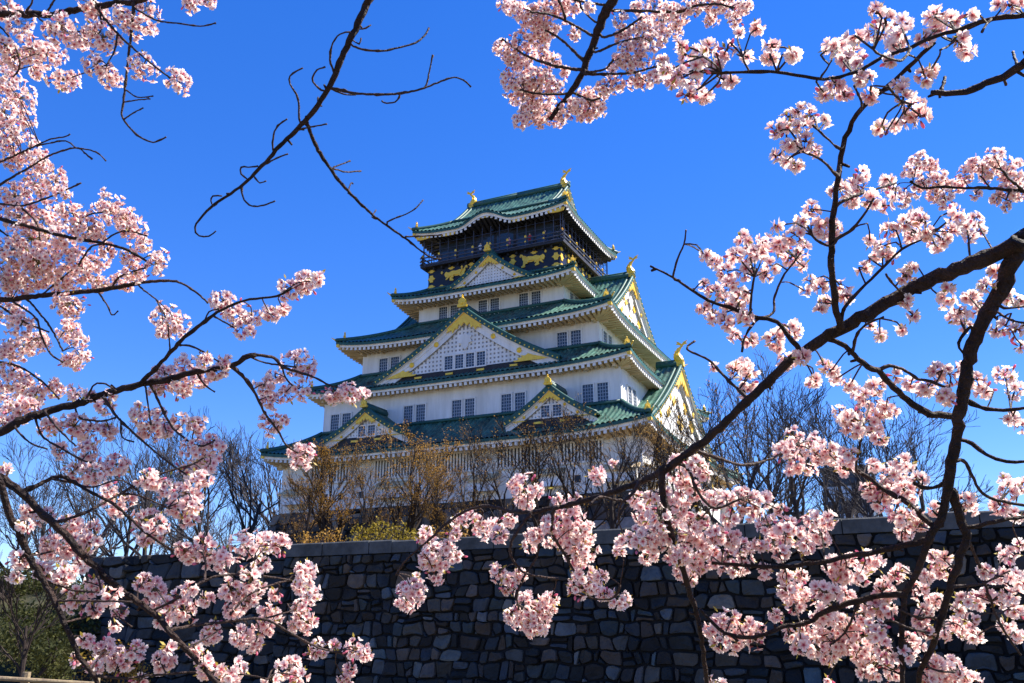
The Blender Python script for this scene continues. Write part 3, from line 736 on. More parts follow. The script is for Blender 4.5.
brn = [(474,-30,428,'leafless brown tree behind the hanging blossom tip, first right of the ochre trees'),
       (506,-33,424,'leafless brown tree left of the small right front gable'),
       (541,-31,404,'leafless brown tree directly under the small right front gable'),
       (578,-29,396,'tall leafless brown tree reaching past the lowest roof right of the small gable'),
       (612,-33,392,'leafless brown tree under the right front corner of the lowest roof'),
       (645,-30,404,'leafless brown tree at the right front corner of the white wall'),
       (676,-33,384,'leafless brown tree before the sunlit lower side gable'),
       (704,-30,404,'leafless brown tree at the foot of the lower side gable, rightmost of its row')]
for i, (px, ly, top, lb) in enumerate(brn): put('b', brv, i, px, ly, top, TER - .02, lb, 'tree', gT, (M['treebark'], [M['treebark'], M['ochre']]))
# wider, finer-twigged trees further off on both sides
wdv = variants(3, lambda i: bare_tree(tr_, HT, 1.5, 9, 1.08, .012, 0, .06))
gL = 'bare trees beside the castle'
lf = [(18,-2,470,'hazy bare tree at the left edge behind the lower blossoms'), (92,6,436,'wide bare tree far left behind the thick blossom branches'), (152,-8,428,'wide bare tree behind the centre of the left blossoms, above the dark wall'),
      (208,4,424,'tall bare tree left of the castle, between blossoms and wall'), (246,-10,436,'bare tree closest to the left corner of the castle'),
      (122,14,432,'slender bare tree between the two wide ones behind the left blossoms'), (182,16,430,'bare tree further back between the wide and the tall one left of the castle'), (272,14,440,'far bare tree peeping out behind the left castle corner'), (50,18,452,'far bare tree low at the left behind the steep limbs')]
for i, (px, ly, top, lb) in enumerate(lf): put('w', wdv, i, px, ly, top, TER - .05, lb, 'tree', gL, (M['farbark'], [M['farbark'], M['ochre']]))
rf_ = [(738,-18,388,'bare tree with fine upright twigs right next to the castle side'), (772,-6,380,'fine-twigged bare tree behind the long dark blossom arm'), (806,-16,392,'broad bare tree in the middle of the right group, left of the dark building'),
       (846,0,388,'bare tree with its trunk before the dark building'), (884,-12,396,'bare tree just right of the dark building'), (918,-4,412,'bare tree behind the upright dark limb, rightmost of the right group')]
for i, (px, ly, top, lb) in enumerate(rf_): put('w', wdv, i + 1, px, ly, top, TER - .02, lb, 'tree', gL, (M['farbark'], [M['farbark'], M['ochre']]))

def leaf_blob(r, blobs, n, s0, s1):
    "leaf faces spread through uneven lobes, with a few stems"
    mb = MB()
    for (cx, cy, cz, rx, ry, rz_) in blobs:
        for _ in range(n):
            d = Vector((r.gauss(0, 1), r.gauss(0, 1), r.gauss(0, 1))).normalized() * (r.random() ** .45) * r.uniform(.75, 1.12)
            c = Vector((cx + d.x * rx, cy + d.y * ry, max(.02, cz + d.z * rz_))); s = r.uniform(s0, s1)
            a = Vector((r.gauss(0, 1), r.gauss(0, 1), r.gauss(0, 1))).normalized(); b_ = a.orthogonal().normalized()
            mb.add([c - a * s, c + b_ * s * .55, c + a * s, c - b_ * s * .55], [(0, 1, 2, 3)], 0)
    return mb
def bush(px, ly, z0, blobs, n, s0, s1, m, label, name='shrub', cat='shrub', group=None):
    x, y = at_px(px, 540, ly); t = empty(name, (x, y, z0), -YAW); tag(t, label, cat, group)
    leaf_blob(tr_, blobs, n, s0, s1).build('foliage', M[m], t)
    st = MB()
    for (cx, cy, cz, rx, ry, rz_) in blobs:
        for _ in range(5): st.tube([(cx * .6, cy * .6, -.05), (cx + tr_.uniform(-.3, .3) * rx, cy, cz * .6), (cx + tr_.uniform(-.6, .6) * rx, cy + tr_.uniform(-.5, .5) * ry, cz + rz_ * .6)], [.05, .035, .015], 4, cap=False)
    st.build('stem', M['treebark'], t)
bush(384, -41, TER, [(-1.5,0,.7,.9,.8,.8),(-.3,0,1.0,.9,.8,.9),(.9,0,.8,.9,.8,.85),(1.8,0,.5,.7,.7,.6)], 300, .04, .10, 'hedge', 'yellow-green bush in early leaf just behind the coping slabs')
bush(322, -41, TER, [(-1.0,0,.6,.9,.7,.75),(.5,0,.8,1.0,.7,.7)], 300, .04, .09, 'ochre', 'low brown bush near the left end of the coping slabs')
bush(446, -41, TER, [(-.8,0,.6,.9,.7,.7),(.6,0,.6,1.0,.7,.6)], 240, .04, .09, 'ochre', 'low russet bush right of the yellow-green bush')
# slope at the far left with its shrubs, an old crooked tree and a rail
b = MB(); n = 26
for i in range(n + 1):
    for j in range(n + 1):
        lx = -46 + 38.4 * i / n; ly = -58 + 34 * j / n
        hh = 6.3 * min(1, max(0, (ly + 55) / 20)) * min(1, (i / n) * 6, ((n - i) / n) * 5 + .02) + .25 * math.sin(lx * .9) * math.cos(ly * .7)
        q = L(lx, ly, -1.62 + max(0, hh)); b.v.append(tuple(q))
for i in range(n):
    for j in range(n):
        q = i * (n + 1) + j; b.f.append((q, q + n + 1, q + n + 2, q + 1)); b.m.append(0)
tag(b.build('grass_bank', M['grassbank'], smooth=True), kind='structure')
gB = 'shrubs on the grassy bank'
for px, ly, z0, hh, m_, lb in ((2,-38,4.2,2.2,'shrub','olive-brown shrub on top of the bank at the left picture edge'),(30,-36,4.3,2.6,'shrub','olive shrub on top of the bank behind the crooked tree'),
        (18,-45,1.5,2.4,'shrub','dark shrub halfway up the bank behind the crooked tree'),(46,-46,1.2,2.2,'shrub','dark low shrub halfway up the bank, right of the crooked tree'),(74,-45,.9,2.6,'shrub','dark shrub halfway up the bank near the wall end'),
        (58,-37,3.6,2.6,'shrub','broad olive shrub on top of the bank between the two steep limbs'),(84,-40,2.2,3.2,'shrub','tall dark shrub beside the end of the dark wall')):
    bush(px, ly, z0 - .4, [(-1.4,0,hh*.4,1.5,1.2,hh*.5),(.3,.3,hh*.5,1.6,1.2,hh*.55),(1.7,0,hh*.38,1.2,1.0,hh*.45)], 700, .06, .14, m_, lb, group=gB)
bush(14, -50, .2, [(-1.2,0,1.3,1.6,1.2,1.3),(.9,.4,1.1,1.3,1.0,1.1),(2.4,0,.7,1,.8,.7)], 800, .05, .12, 'shrub', 'olive shrub on the bank at the far left edge', group=gB)
bush(50, -52, -.3, [(-.9,0,1.2,1.3,1.0,1.2),(.8,.3,1.0,1.2,1.0,1.0)], 800, .05, .12, 'shrub', 'dark olive shrub beside the crooked old tree', group=gB)
bush(72, -49, -.9, [(-.6,0,.8,1.0,.8,.8),(.6,0,.7,1,.8,.7)], 600, .05, .11, 'shrub', 'small olive shrub at the foot of the dark wall', group=gB)
bush(128, -46.2, -1.5, [(-1.6,0,1.2,1.3,.6,1.1),(.4,0,1.5,1.4,.6,1.3),(1.8,0,.9,1,.6,.8)], 260, .05, .10, 'ochre', 'brown leafless-looking shrub against the dark wall', group=gB)
tk, cr = bare_tree(random.Random(4), 6.0, 1.5, 6, .8, .022, 0, .25)
x, y = at_px(30, 640, -55); plant('crooked_tree', (tk, cr), (x, y, -1.3), .8, 1.0, 'crooked old tree with dark trunk among shrubs at lower left', 'tree', None, None, (M['treebark'], [M['treebark'], M['ochre']]))
rl = MB(); pa, pb = P(-130, 673, 18), P(98, 684, 19)
fence = empty('rail_fence', (pa.x, pa.y, 0)); tag(fence, 'low weathered wooden rail fence in the bottom left corner', 'fence')
inv = Matrix.Translation(-Vector(fence.location))
for dz in (0, -.42):
    m_ = MB(); m_.tube([pa + Vector((0, 0, dz)), pa.lerp(pb, .5) + Vector((0, 0, dz + .02)), pb + Vector((0, 0, dz))], [.04, .046, .04], 8); o = m_.build('rail', M['wood'], fence); o.matrix_parent_inverse = inv
for k in range(4):
    q = pa.lerp(pb, .02 + .32 * k); m_ = MB(); m_.tube([(q.x, q.y + .1, -.05), (q.x, q.y + .1, q.z + .16)], [.09, .085], 8); o = m_.build('post', M['wood'], fence); o.matrix_parent_inverse = inv
# dark building beyond the right-hand trees
x, y = at_px(848, 500, 30); dist = y; zt = h_px(470, dist); zb = TER - .02
bd = empty('office_building', (x, y, zb), -YAW); tag(bd, 'dark blue building with pale windows seen between the right-hand bare trees', 'building')
m_ = MB(); m_.box(-2.6, 2.6, 0, 9, 0, zt - zb); wl_ = m_.build('wall', M['steel'], bd)
m_ = MB(); m_.box(-2.8, 2.8, -.2, 9.2, zt - zb, zt - zb + .4); m_.build('roof', M['steel'], bd)
nf = int((zt - zb) / 3.2)
for i in range(nf):
    for k in range(3):
        m_ = MB(); x0 = -2.2 + k * 1.55; z0 = .9 + i * 3.2; m_.box(x0, x0 + 1.2, -.05, .02, z0, z0 + 1.7); w_ = m_.build('window', M['paleglass'], bd)
        m_ = MB(); m_.box(x0 + .56, x0 + .64, -.11, -.052, z0, z0 + 1.7); m_.box(x0, x0 + 1.2, -.10, -.053, z0 + .8, z0 + .9); m_.build('sash', M['steel'], w_)
    m_ = MB(); m_.box(-2.65, 2.65, -.14, -.004, i * 3.2 + 2.85, i * 3.2 + 3.25); m_.build('floor_band', M['steel'], bd)

# ------------------------------------------------------------------ cherry boughs in the foreground
# limb: "width_start width_end depth_start depth_end | x y x y ..."   widths and courses measured on the photograph in pixels,
# every limb at its own distance in metres; "-" takes the distance of the limb it grows from
BOUGHS = {}
BOUGHS['A'] = ('cherry_tree', 'blossoming cherry tree with a stout dark forked limb sweeping in from the right edge', 'cherry tree', """
110 32 2.9 2.5 | 1640 1215 1600 900 1500 560 1350 340 1180 232
30 18 2.5 2.35 | 1180 232 1110 214 1060 222 1018 242
17.5 9.5 2.35 2.5 | 1018 242 985 258 940 275 900 295 860 318 824 338 790 360
9.5 7.8 2.5 2.7 | 790 360 772 378 745 403 715 432 690 452 665 470
7.8 4.2 2.7 3.1 | 665 470 640 482 610 493 590 499 560 507 534 512
4.2 1.8 3.1 3.3 | 534 512 510 511 488 506 468 510 447 523 429 540 406 560 396 575
18 9.5 2.35 2.5 | 1020 240 1002 285 985 315 972 345 965 380 959 413 956 440 951 470 945 500
8.5 4.5 2.5 2.55 | 945 500 941 519 930 537 918 570 906 593 902 623 902 655 903 700
9.5 5 2.5 2.6 | 951 490 959 515 966 535 959 558 951 584 941 620 931 648 921 671 914 700
4 2 2.5 2.6 | 967 536 980 568 988 593 998 619 1009 638 1021 655
5 8 2.45 2.5 | 828 339 845 346 863 363 879 371 890 384 912 403 933 415 957 415
4 3 - 2.4 | 879 370 890 366 906 371 918 379 931 382 949 389
5 3 - 2.6 | 945 483 933 488 922 487 914 483
7 4 - 2.7 | 935 527 908 504 886 490 859 471 840 468
3 2 - 2.6 | 856 470 860 444 863 423
7 3 - 2.8 | 930 540 902 546 869 553 843 557 824 562 809 564 778 567 755 566 712 563
7 3 - 2.7 | 906 594 875 596 853 602 824 612 807 623 782 627 764 635 739 637 719 629 700 609
8 4 - 2.8 | 662 468 663 494 669 530 679 555 689 589 697 614 703 652 709 700
4 2 - 2.9 | 690 450 724 460 743 465 764 461 786 452 798 443
4 2 - 2.7 | 677 463 689 471 697 490 714 508 742 498
4 2 - 3.1 | 531 513 515 534 510 552 517 565 527 574 558 579
3 2 - 3.1 | 540 512 538 552 529 569 525 575 517 595 519 610
4 2 - 3.0 | 554 509 552 532 566 557 578 579 589 597 613 598 620 585
5 2 - 2.3 | 842 328 844 309 871 279 888 263 902 249 926 238
8 4 - 2.15 | 841 328 833 289 831 244 834 212 842 150 849 130 863 107 888 86 908 68 935 42
4 2 - 2.4 | 838 204 853 197 867 192 896 183
4 2 - 2.3 | 833 240 849 232 863 216 874 198
3 2 - 2.3 | 831 246 816 240 808 227
4 2 - 2.2 | 838 176 821 160 797 149
3 2 - 2.2 | 840 149 818 130
3 2 - 2.1 | 862 107 859 96 854 86
6 2 - 2.55 | 800 350 777 322 758 318 742 312 722 305 707 300 693 291 672 277 650 266
3 1.5 - 2.5 | 673 277 678 258 684 244 686 230
3 2 - 2.5 | 751 313 752 289 757 268
3 2 - 2.5 | 773 313 775 295 785 274 801 253
3 2 - 2.5 | 758 319 746 335 742 352
4 2 - 2.7 | 748 400 724 376 709 360 687 349 695 341
4 2 - 2.4 | 853 350 857 334 869 323 884 317
5 3 2.5 2.4 | 966 400 980 407 1004 410 1040 406
5 3 - 2.4 | 966 440 986 454 1007 462 1040 460
4 3 - 2.5 | 964 461 974 479 980 490 996 500 1040 508
5 3 - 2.5 | 966 528 994 522 1011 519 1040 514
4 2 - 2.5 | 953 587 980 584 1000 576
3 2 - 2.5 | 937 618 918 617 900 610
3 2 - 2.5 | 933 635 910 628 890 620
5 2 - 2.4 | 971 327 961 338 959 348 966 356
3 2 - 2.3 | 993 310 1011 320 1030 324
3 2 - 2.3 | 993 300 1004 308 1035 305
4 2 - 2.7 | 640 482 625 500 600 497 590 505
3 2 - 2.3 | 905 295 893 284 886 274
3 2 2.6 2.6 | 903 640 930 668 955 672
3 2 - 2.7 | 860 600 845 632 830 645
""", """
528 490 17,515 486 8,525 503 10,470 517 9,480 523 8,458 520 7,484 530 10,497 525 10,510 520 8,500 535 8,455 533 7,425 537 10,430 553 12,445 550 10,455 556 8,440 565 10,425 562 8,412 592 13,435 575 10,406 601 11,417 584 9,
535 535 10,550 525 12,555 540 10,530 545 8,570 515 13,580 530 14,575 545 13,586 550 12,565 530 9,578 560 11,583 575 13,578 590 10,592 586 11,600 576 8,606 594 8,619 602 10,627 599 7,557 500 7,575 498 6,
498 572 10,510 583 9,520 575 8,508 590 7,530 605 13,545 610 12,520 620 12,535 626 12,551 600 9,511 615 8,541 630 7,597 476 9,613 463 4,
635 500 9,645 515 12,660 520 14,680 510 14,675 535 16,655 540 14,690 530 15,640 540 12,625 540 9,650 556 10,680 556 14,700 545 14,695 566 12,680 571 9,690 490 12,680 475 12,695 465 12,675 460 7,705 475 8,690 580 8,715 500 11,725 500 10,735 515 9,715 535 12,730 540 11,700 520 10,650 498 8,620 550 7,665 493 9,
740 495 10,750 503 12,765 500 9,755 513 8,730 520 8,794 437 9,785 450 11,800 448 13,815 445 11,820 456 10,795 465 10,810 470 8,835 455 12,845 466 10,855 430 9,845 420 7,770 525 12,785 530 13,775 541 13,800 536 12,812 520 10,826 520 11,820 535 11,806 546 9,781 553 9,760 546 8,745 546 9,781 510 7,
850 385 8,865 400 13,850 420 12,870 425 13,886 410 11,880 440 8,840 413 8,875 386 9,830 450 8,850 455 9,875 466 9,895 476 13,906 465 11,885 491 13,905 491 13,870 490 9,880 505 10,900 516 12,915 516 9,920 480 8,905 531 9,920 526 8,936 510 8,
895 375 7,910 385 7,925 390 10,945 396 11,950 375 11,936 373 9,975 380 10,985 391 9,965 369 7,1005 375 10,1015 391 9,1011 420 8,1022 426 9,
966 500 10,971 509 7,1000 506 11,1010 491 10,1016 516 9,1005 480 6,1020 486 9,
835 566 11,850 560 10,870 561 12,860 576 10,845 576 8,830 591 13,846 596 9,885 591 12,896 576 9,876 606 12,865 616 10,886 611 10,900 570 7,936 560 10,942 571 10,926 576 9,920 591 9,935 600 9,925 611 9,945 558 7,965 601 9,976 601 11,986 595 8,960 611 8,1008 554 9,986 571 8,992 576 9,1010 576 11,1021 581 10,1010 596 10,1016 611 9,1001 601 8,1020 545 6,
825 616 11,835 626 13,850 631 14,866 641 14,876 631 12,860 651 13,840 646 12,885 651 12,876 666 13,891 671 12,866 671 9,830 641 8,910 641 9,906 656 10,916 645 8,920 621 8,926 631 8,956 626 9,966 631 9,971 621 8,976 636 8,945 636 7,936 666 14,951 666 12,946 681 12,970 681 11,961 676 9,930 681 10,1006 626 8,1016 636 8,828 680 4,
710 556 11,725 561 11,735 570 8,746 559 10,765 571 8,786 576 9,801 576 9,790 591 11,806 596 11,821 591 9,841 576 9,796 606 10,786 591 8,725 621 12,714 631 11,735 641 12,746 626 10,721 643 9,756 641 10,761 630 7,776 616 7,791 636 9,801 646 11,816 651 12,806 631 10,821 636 11,830 656 9,841 621 9,711 680 4,722 683 4,
737 366 7,713 318 8,704 309 7,726 321 9,736 306 9,746 319 8,735 335 7,751 341 7,743 366 9,750 371 8,746 381 9,735 370 7,746 392 8,713 368 5,
831 371 8,825 366 7,836 379 7,815 381 7,812 384 5,820 310 6,
705 255 6,715 262 8,725 271 10,735 256 9,745 241 9,751 256 10,761 251 10,746 271 9,730 286 11,741 296 10,715 291 8,705 286 6,726 301 8,766 241 8,776 226 6,781 246 10,795 236 11,801 251 10,790 259 8,771 266 8,766 276 7,801 221 7,811 211 8,820 226 10,830 236 9,835 226 7,803 266 6,740 310 7,
811 281 7,821 286 7,825 301 7,841 286 8,846 296 7,806 291 5,
840 190 10,855 186 11,860 175 7,870 200 10,850 200 9,886 181 9,886 206 8,896 196 9,
871 241 7,881 246 8,890 229 9,906 223 9,915 216 9,911 236 8,926 233 8,920 221 8,936 246 8,956 216 10,966 226 10,976 219 8,971 236 8,950 231 8,945 240 7,955 210 6,876 256 7,890 256 7,979 231 6,
865 268 7,886 256 6,906 276 7,912 268 5,905 301 7,913 316 6,880 335 6,903 330 4,870 326 4,
946 301 8,948 288 6,960 311 8,976 301 8,986 286 8,970 296 7,980 311 8,966 326 7,955 318 7,996 271 8,1010 296 9,1021 301 8,1006 326 8,1016 331 8,996 331 7,1021 346 7,
798 110 8,790 117 9,801 126 9,786 127 8,810 116 9,776 131 8,806 141 9,791 146 8,825 121 6,786 161 7,796 166 7,776 156 7,815 150 6,
775 340 12,793 330 10,789 359 10,802 357 9,784 366 6
""")
BOUGHS['B'] = ('cherry_branch', 'thin dark cherry branch at the top right, arching left with large loose pale blossoms', 'cherry branch', """
7 5.5 2.1 2.0 | 1380 -30 1200 -10 1060 12 1024 15
5.5 2.5 2.0 2.15 | 1024 15 1006 17 980 22 957 31 933 37 910 48 890 54 873 63 853 73 824 79 796 75 777 72 751 72 706 73
2.5 2 - 2.1 | 749 71 743 57 748 50
3.5 2.5 - 1.95 | 910 49 902 60 888 58 877 53 872 47
3 2 - 2.0 | 959 32 951 44 940 50
3 2.5 - 2.0 | 989 21 982 32
2.5 1.5 - 2.0 | 820 79 826 70 832 60
3 2 - 2.1 | 888 87 900 100 912 104
""", """
830 48 9,840 45 8,856 37 9,850 55 10,860 65 10,845 60 9,835 85 9,845 95 8,825 95 9,860 80 8,868 78 7,876 32 11,886 20 9,875 10 7,900 26 10,900 35 9,896 46 9,890 60 7,936 15 10,946 20 9,955 21 8,925 38 9,936 30 8,960 41 9,966 51 8,970 15 6,1010 5 8,1000 5 6,1018 3 6,
905 95 10,915 106 10,920 116 9,910 119 9,925 76 9,931 70 7,870 96 8,900 86 8,895 126 7,880 128 7,885 134 5,
680 45 7,686 55 8,701 50 9,709 48 8,696 68 10,690 80 10,680 75 8,686 95 9,696 92 9,705 96 8,673 83 7,666 70 7,726 50 9,722 58 6,715 66 7,726 81 8,732 82 6,772 45 8,770 58 8,757 28 6,748 57 5,740 34 4,793 55 8
""")
BOUGHS['S'] = ('cherry_branch', 'bare broken cherry branch stub with short spurs at the upper right edge', 'cherry branch', """
14 9 2.2 2.3 | 1350 -40 1180 10 1060 46 1024 64
9 5.5 2.3 2.4 | 1024 64 1004 77 986 83 965 92 931 93
4 3 - 2.4 | 1018 66 1013 52
4 3 - 2.4 | 942 93 945 77
3 2.5 - 2.4 | 1003 79 1006 85
3 2.5 - 2.4 | 939 93 940 98
""", "")
BOUGHS['C'] = ('cherry_branch', 'distant horizontal cherry spray with small dense blossoms above the thick right bough', 'cherry branch', """
8 5 3.9 3.8 | 1400 210 1200 200 1070 193
5 2 3.8 3.9 | 1070 193 1024 191 1006 190 990 188 965 188 940 187 922 188 910 181
3 2 - 3.8 | 1024 191 1010 180 1000 168
2 1.5 - 3.8 | 990 188 984 180 980 176
3 1.5 - 3.8 | 1010 190 1006 200
""", """
912 170 10,920 160 9,930 165 9,940 180 10,925 180 10,915 190 9,935 195 9,945 200 8,955 186 9,965 176 9,975 166 9,985 176 9,995 156 9,1000 166 10,1010 176 10,1006 190 9,990 165 8,976 195 6,995 200 6,1006 207 6,1016 195 8,1021 181 8,905 200 8,890 190 7,1018 163 5
""")
BOUGHS['D'] = ('cherry_branch', 'downward cherry bough at top centre, crowded with blossom round its thick brown stem', 'cherry branch', """
16 11 4.2 4.1 | 720 -420 670 -200 640 -80 615 -6
11 4 4.1 4.2 | 615 -6 609 6 601 23 593 45 585 64 578 82 568 96 557 109 550 120
3.5 2 - 4.0 | 611 10 646 11 680 12 690 7 715 4 735 8
3 2 - 4.0 | 605 37 623 30 642 17
3 2 - 4.0 | 595 52 615 44 628 40
3 2 - 4.0 | 589 72 605 69 613 60
3.5 2 - 4.0 | 584 74 617 74 636 72 654 67
3.5 2 - 4.1 | 596 37 566 21 548 14 530 12
2.5 2 - 4.1 | 566 21 560 2 555 -6
4 2 - 4.2 | 583 60 571 48 558 37 545 30
4 2 - 4.2 | 580 70 556 66 527 56 502 39
3 2 - 4.2 | 568 94 540 94 520 90
2.5 2 - 4.1 | 597 23 583 10 580 2
3 2 - 4.1 | 604 5 585 2 574 0
3 2 - 4.1 | 572 92 590 100 600 98
""", """
505 5 8,515 8 10,530 15 14,545 10 13,560 5 11,575 5 10,535 28 12,550 30 10,565 15 8,575 35 7,590 8 6,500 47 8,508 55 10,520 42 12,530 50 11,545 55 9,540 40 9,555 62 8,515 62 9,525 68 9,508 78 9,512 90 9,522 85 11,535 80 12,545 76 9,555 86 10,540 95 12,525 100 12,530 112 12,545 110 11,556 118 10,566 110 11,576 106 11,586 116 9,591 106 11,600 96 10,586 96 8,600 110 7,606 86 9,616 86 9,612 71 8,620 60 9,630 66 9,640 60 10,636 81 9,646 82 8,656 76 9,666 71 8,661 62 8,626 50 9,640 46 10,650 41 11,660 36 11,636 31 10,620 20 8,645 26 11,660 21 11,670 11 11,680 16 10,676 29 9,655 6 10,636 7 8,622 36 9,690 9 9,565 72 6,520 121 8,540 122 7,700 5 9,715 6 10,735 11 10,725 0 9,746 6 9,711 19 8,736 19 8
""")
BOUGHS['E'] = ('cherry_branch', 'leafless forked cherry branch with curled twigs hanging from the top, left of centre', 'cherry branch', """
13 8 3.0 3.1 | 520 -420 450 -200 400 -70 372 -6
8 1.5 3.1 3.3 | 372 -6 368 2 353 34 344 53 330 86 308 118 287 139 262 166 239 188 211 207 195 227 199 236 209 236 216 231
2.5 1.8 - 3.2 | 353 46 378 51 412 44 424 36 429 28
3.5 1.6 - 3.2 | 330 88 363 94 401 93 424 88 450 78 463 80 471 87
2 1.5 - 3.2 | 427 84 430 68 433 55
2 1.4 - 3.2 | 400 95 395 102 385 103 382 101
2 1.4 - 3.2 | 330 88 343 94 356 95
4.5 1.6 - 3.4 | 306 120 317 147 332 171 351 194 378 219 405 238 424 253 433 258 441 259
2 1.5 - 3.4 | 332 168 346 172 361 171
1.8 1.4 - 3.4 | 334 167 342 164 350 161
2 1.5 - 3.4 | 387 222 408 213 417 207 423 200
2 1.5 - 3.4 | 405 237 443 235
1.8 1.4 - 3.4 | 378 219 372 217 376 210
1.8 1.4 - 3.4 | 348 193 351 183 353 184
2.2 1.6 - 3.2 | 300 122 298 99 290 84 290 76 297 71 303 68
2.2 1.6 - 3.2 | 273 150 273 138 276 128 287 119
2.4 1.6 - 3.1 | 332 67 330 56 333 43 340 34 350 32
2.4 1.6 - 3.1 | 321 90 313 82 313 76 317 70 325 67
2.2 1.6 - 3.2 | 242 190 244 200 252 206 264 205 275 201
2 1.5 - 3.2 | 247 179 241 174 241 167 248 167 258 166
2 1.5 - 3.2 | 266 164 277 158 288 154
2 1.5 - 3.2 | 294 131 310 127 327 124
1.8 1.4 - 3.3 | 214 206 211 201 213 196 222 196
1.8 1.4 - 3.2 | 254 176 260 183 266 181
2 1.5 - 3.1 | 359 29 366 28 371 25
1.8 1.4 - 3.1 | 352 40 359 44 361 38
1.8 1.4 - 3.2 | 318 97 319 105 322 106
""", "")
BOUGHS['F'] = ('cherry_branch', 'horizontal cherry bough across the top left corner with hanging twigs and blossom clusters', 'cherry branch', """
13 9 3.8 3.7 | -330 30 -150 22 -40 16
8.5 5 3.7 3.6 | -40 16 4 14 25 14 49 15 66 12 94 7 117 3 133 2 160 -8 190 -30
3.5 1.6 - 3.5 | 134 0 133 16 130 45 126 78 123 105 122 115 127 124 135 133 150 142 158 141 166 137
1.8 1.3 - 3.5 | 126 90 137 97 153 96
1.8 1.3 - 3.5 | 125 102 137 100 150 99
1.8 1.3 - 3.5 | 124 119 133 113 143 108
3 1.8 - 3.5 | 92 0 102 15 117 33 133 48 152 64 170 78
2.2 1.8 - 3.5 | 117 34 115 49 106 66
2.2 1.5 - 3.6 | 134 8 156 20 176 23 200 26 216 23
2.4 1.6 - 3.7 | -30 6 0 27 15 47 20 66 13 77
2.2 1.6 - 3.6 | 35 15 49 26 60 28
2.2 1.6 - 3.6 | 53 16 64 27 80 32 98 36
2 1.5 - 3.6 | 100 14 102 28 98 34
2.5 1.8 - 3.6 | 45 14 52 4 56 -4
2.5 1.8 - 3.6 | 26 12 32 3 33 -6
2 1.6 - 3.6 | 115 8 120 12 128 14
2.2 1.6 - 3.6 | 150 -4 180 -6 205 -2
""", """
6 6 13,20 24 14,88 4 13,98 14 11,60 28 16,78 38 12,101 38 16,96 66 13,110 76 11,147 8 15,138 27 15,122 16 12,143 67 14,179 81 14,190 3 10,208 1 8,46 55 16,32 48 13,12 58 13,64 80 14,36 72 9,4 46 11
""")
BOUGHS['G'] = ('cherry_branch', 'dense mass of cherry branches along the left edge, thin stems fanning out through packed blossom', 'cherry branch', """
12 6 4.3 4.2 | -400 330 -200 312 -60 304
6 4.5 4.2 4.1 | -60 304 0 300 50 295 100 290 139 283
4 1.6 4.1 4.0 | 139 283 173 281 193 290 208 303
2.2 1.5 - 4.0 | 98 292 107 305 112 315 118 311
2 1.5 - 4.0 | 139 286 158 301
2.4 1.8 - 4.0 | 12 301 35 317 41 335 51 354 63 362
2.4 1.8 - 4.0 | 29 301 49 325 63 351
2.4 1.6 - 4.1 | -20 300 0 306 20 320 49 332
2.8 1.8 4.2 4.0 | -60 352 0 362 22 368 45 384 59 399
3.5 1.6 4.3 4.1 | -80 240 0 185 25 170 51 155 76 148 86 154 92 159
1.8 1.4 - 4.1 | 78 148 96 152 106 161
2.6 1.5 4.3 4.1 | -70 190 0 162 33 147 51 139 64 137 70 134
1.8 1.4 - 4.1 | 36 146 50 143 66 141 76 148
3 1.7 4.2 4.0 | -70 200 0 204 20 206 39 201 59 193 81 183
5 2.5 4.2 4.0 | -70 196 0 219 23 225 55 234 72 238 102 243 127 250 148 262
2.2 1.6 - 4.0 | 102 243 117 233 129 231 147 236
2.2 1.6 - 4.0 | 76 222 88 215 103 212
2.4 1.8 - 4.1 | -10 222 16 242 39 264
2.2 1.8 - 4.0 | 78 266 90 248 102 244
2.4 1.6 - 4.0 | 112 288 118 278 132 272 145 268
2.2 1.6 - 4.1 | 40 296 60 280 72 270
2.2 1.6 - 4.1 | 20 207 36 222 40 240
""", """
6 80 17,20 98 15,4 113 15,22 119 13,8 129 11,8 141 14,30 152 15,42 166 12,12 161 12,35 186 15,55 180 13,62 193 9,15 196 15,20 216 17,45 220 17,70 212 13,30 241 17,60 241 15,86 228 15,108 207 14,118 215 13,128 223 13,135 233 12,143 245 8,96 236 11,130 258 10,160 258 9,108 251 8,95 262 11,70 260 15,40 262 17,12 251 17,5 275 15,
15 286 15,35 276 17,60 280 17,86 275 15,100 285 9,118 281 9,135 273 12,155 265 10,128 288 6,70 306 14,62 303 9,10 311 13,20 326 13,38 341 12,25 346 13,8 351 13,70 331 13,80 341 9,73 361 12,82 355 8,10 376 15,25 386 13,5 396 13,35 396 11,55 388 10,166 318 15,178 325 12,163 330 8
""")
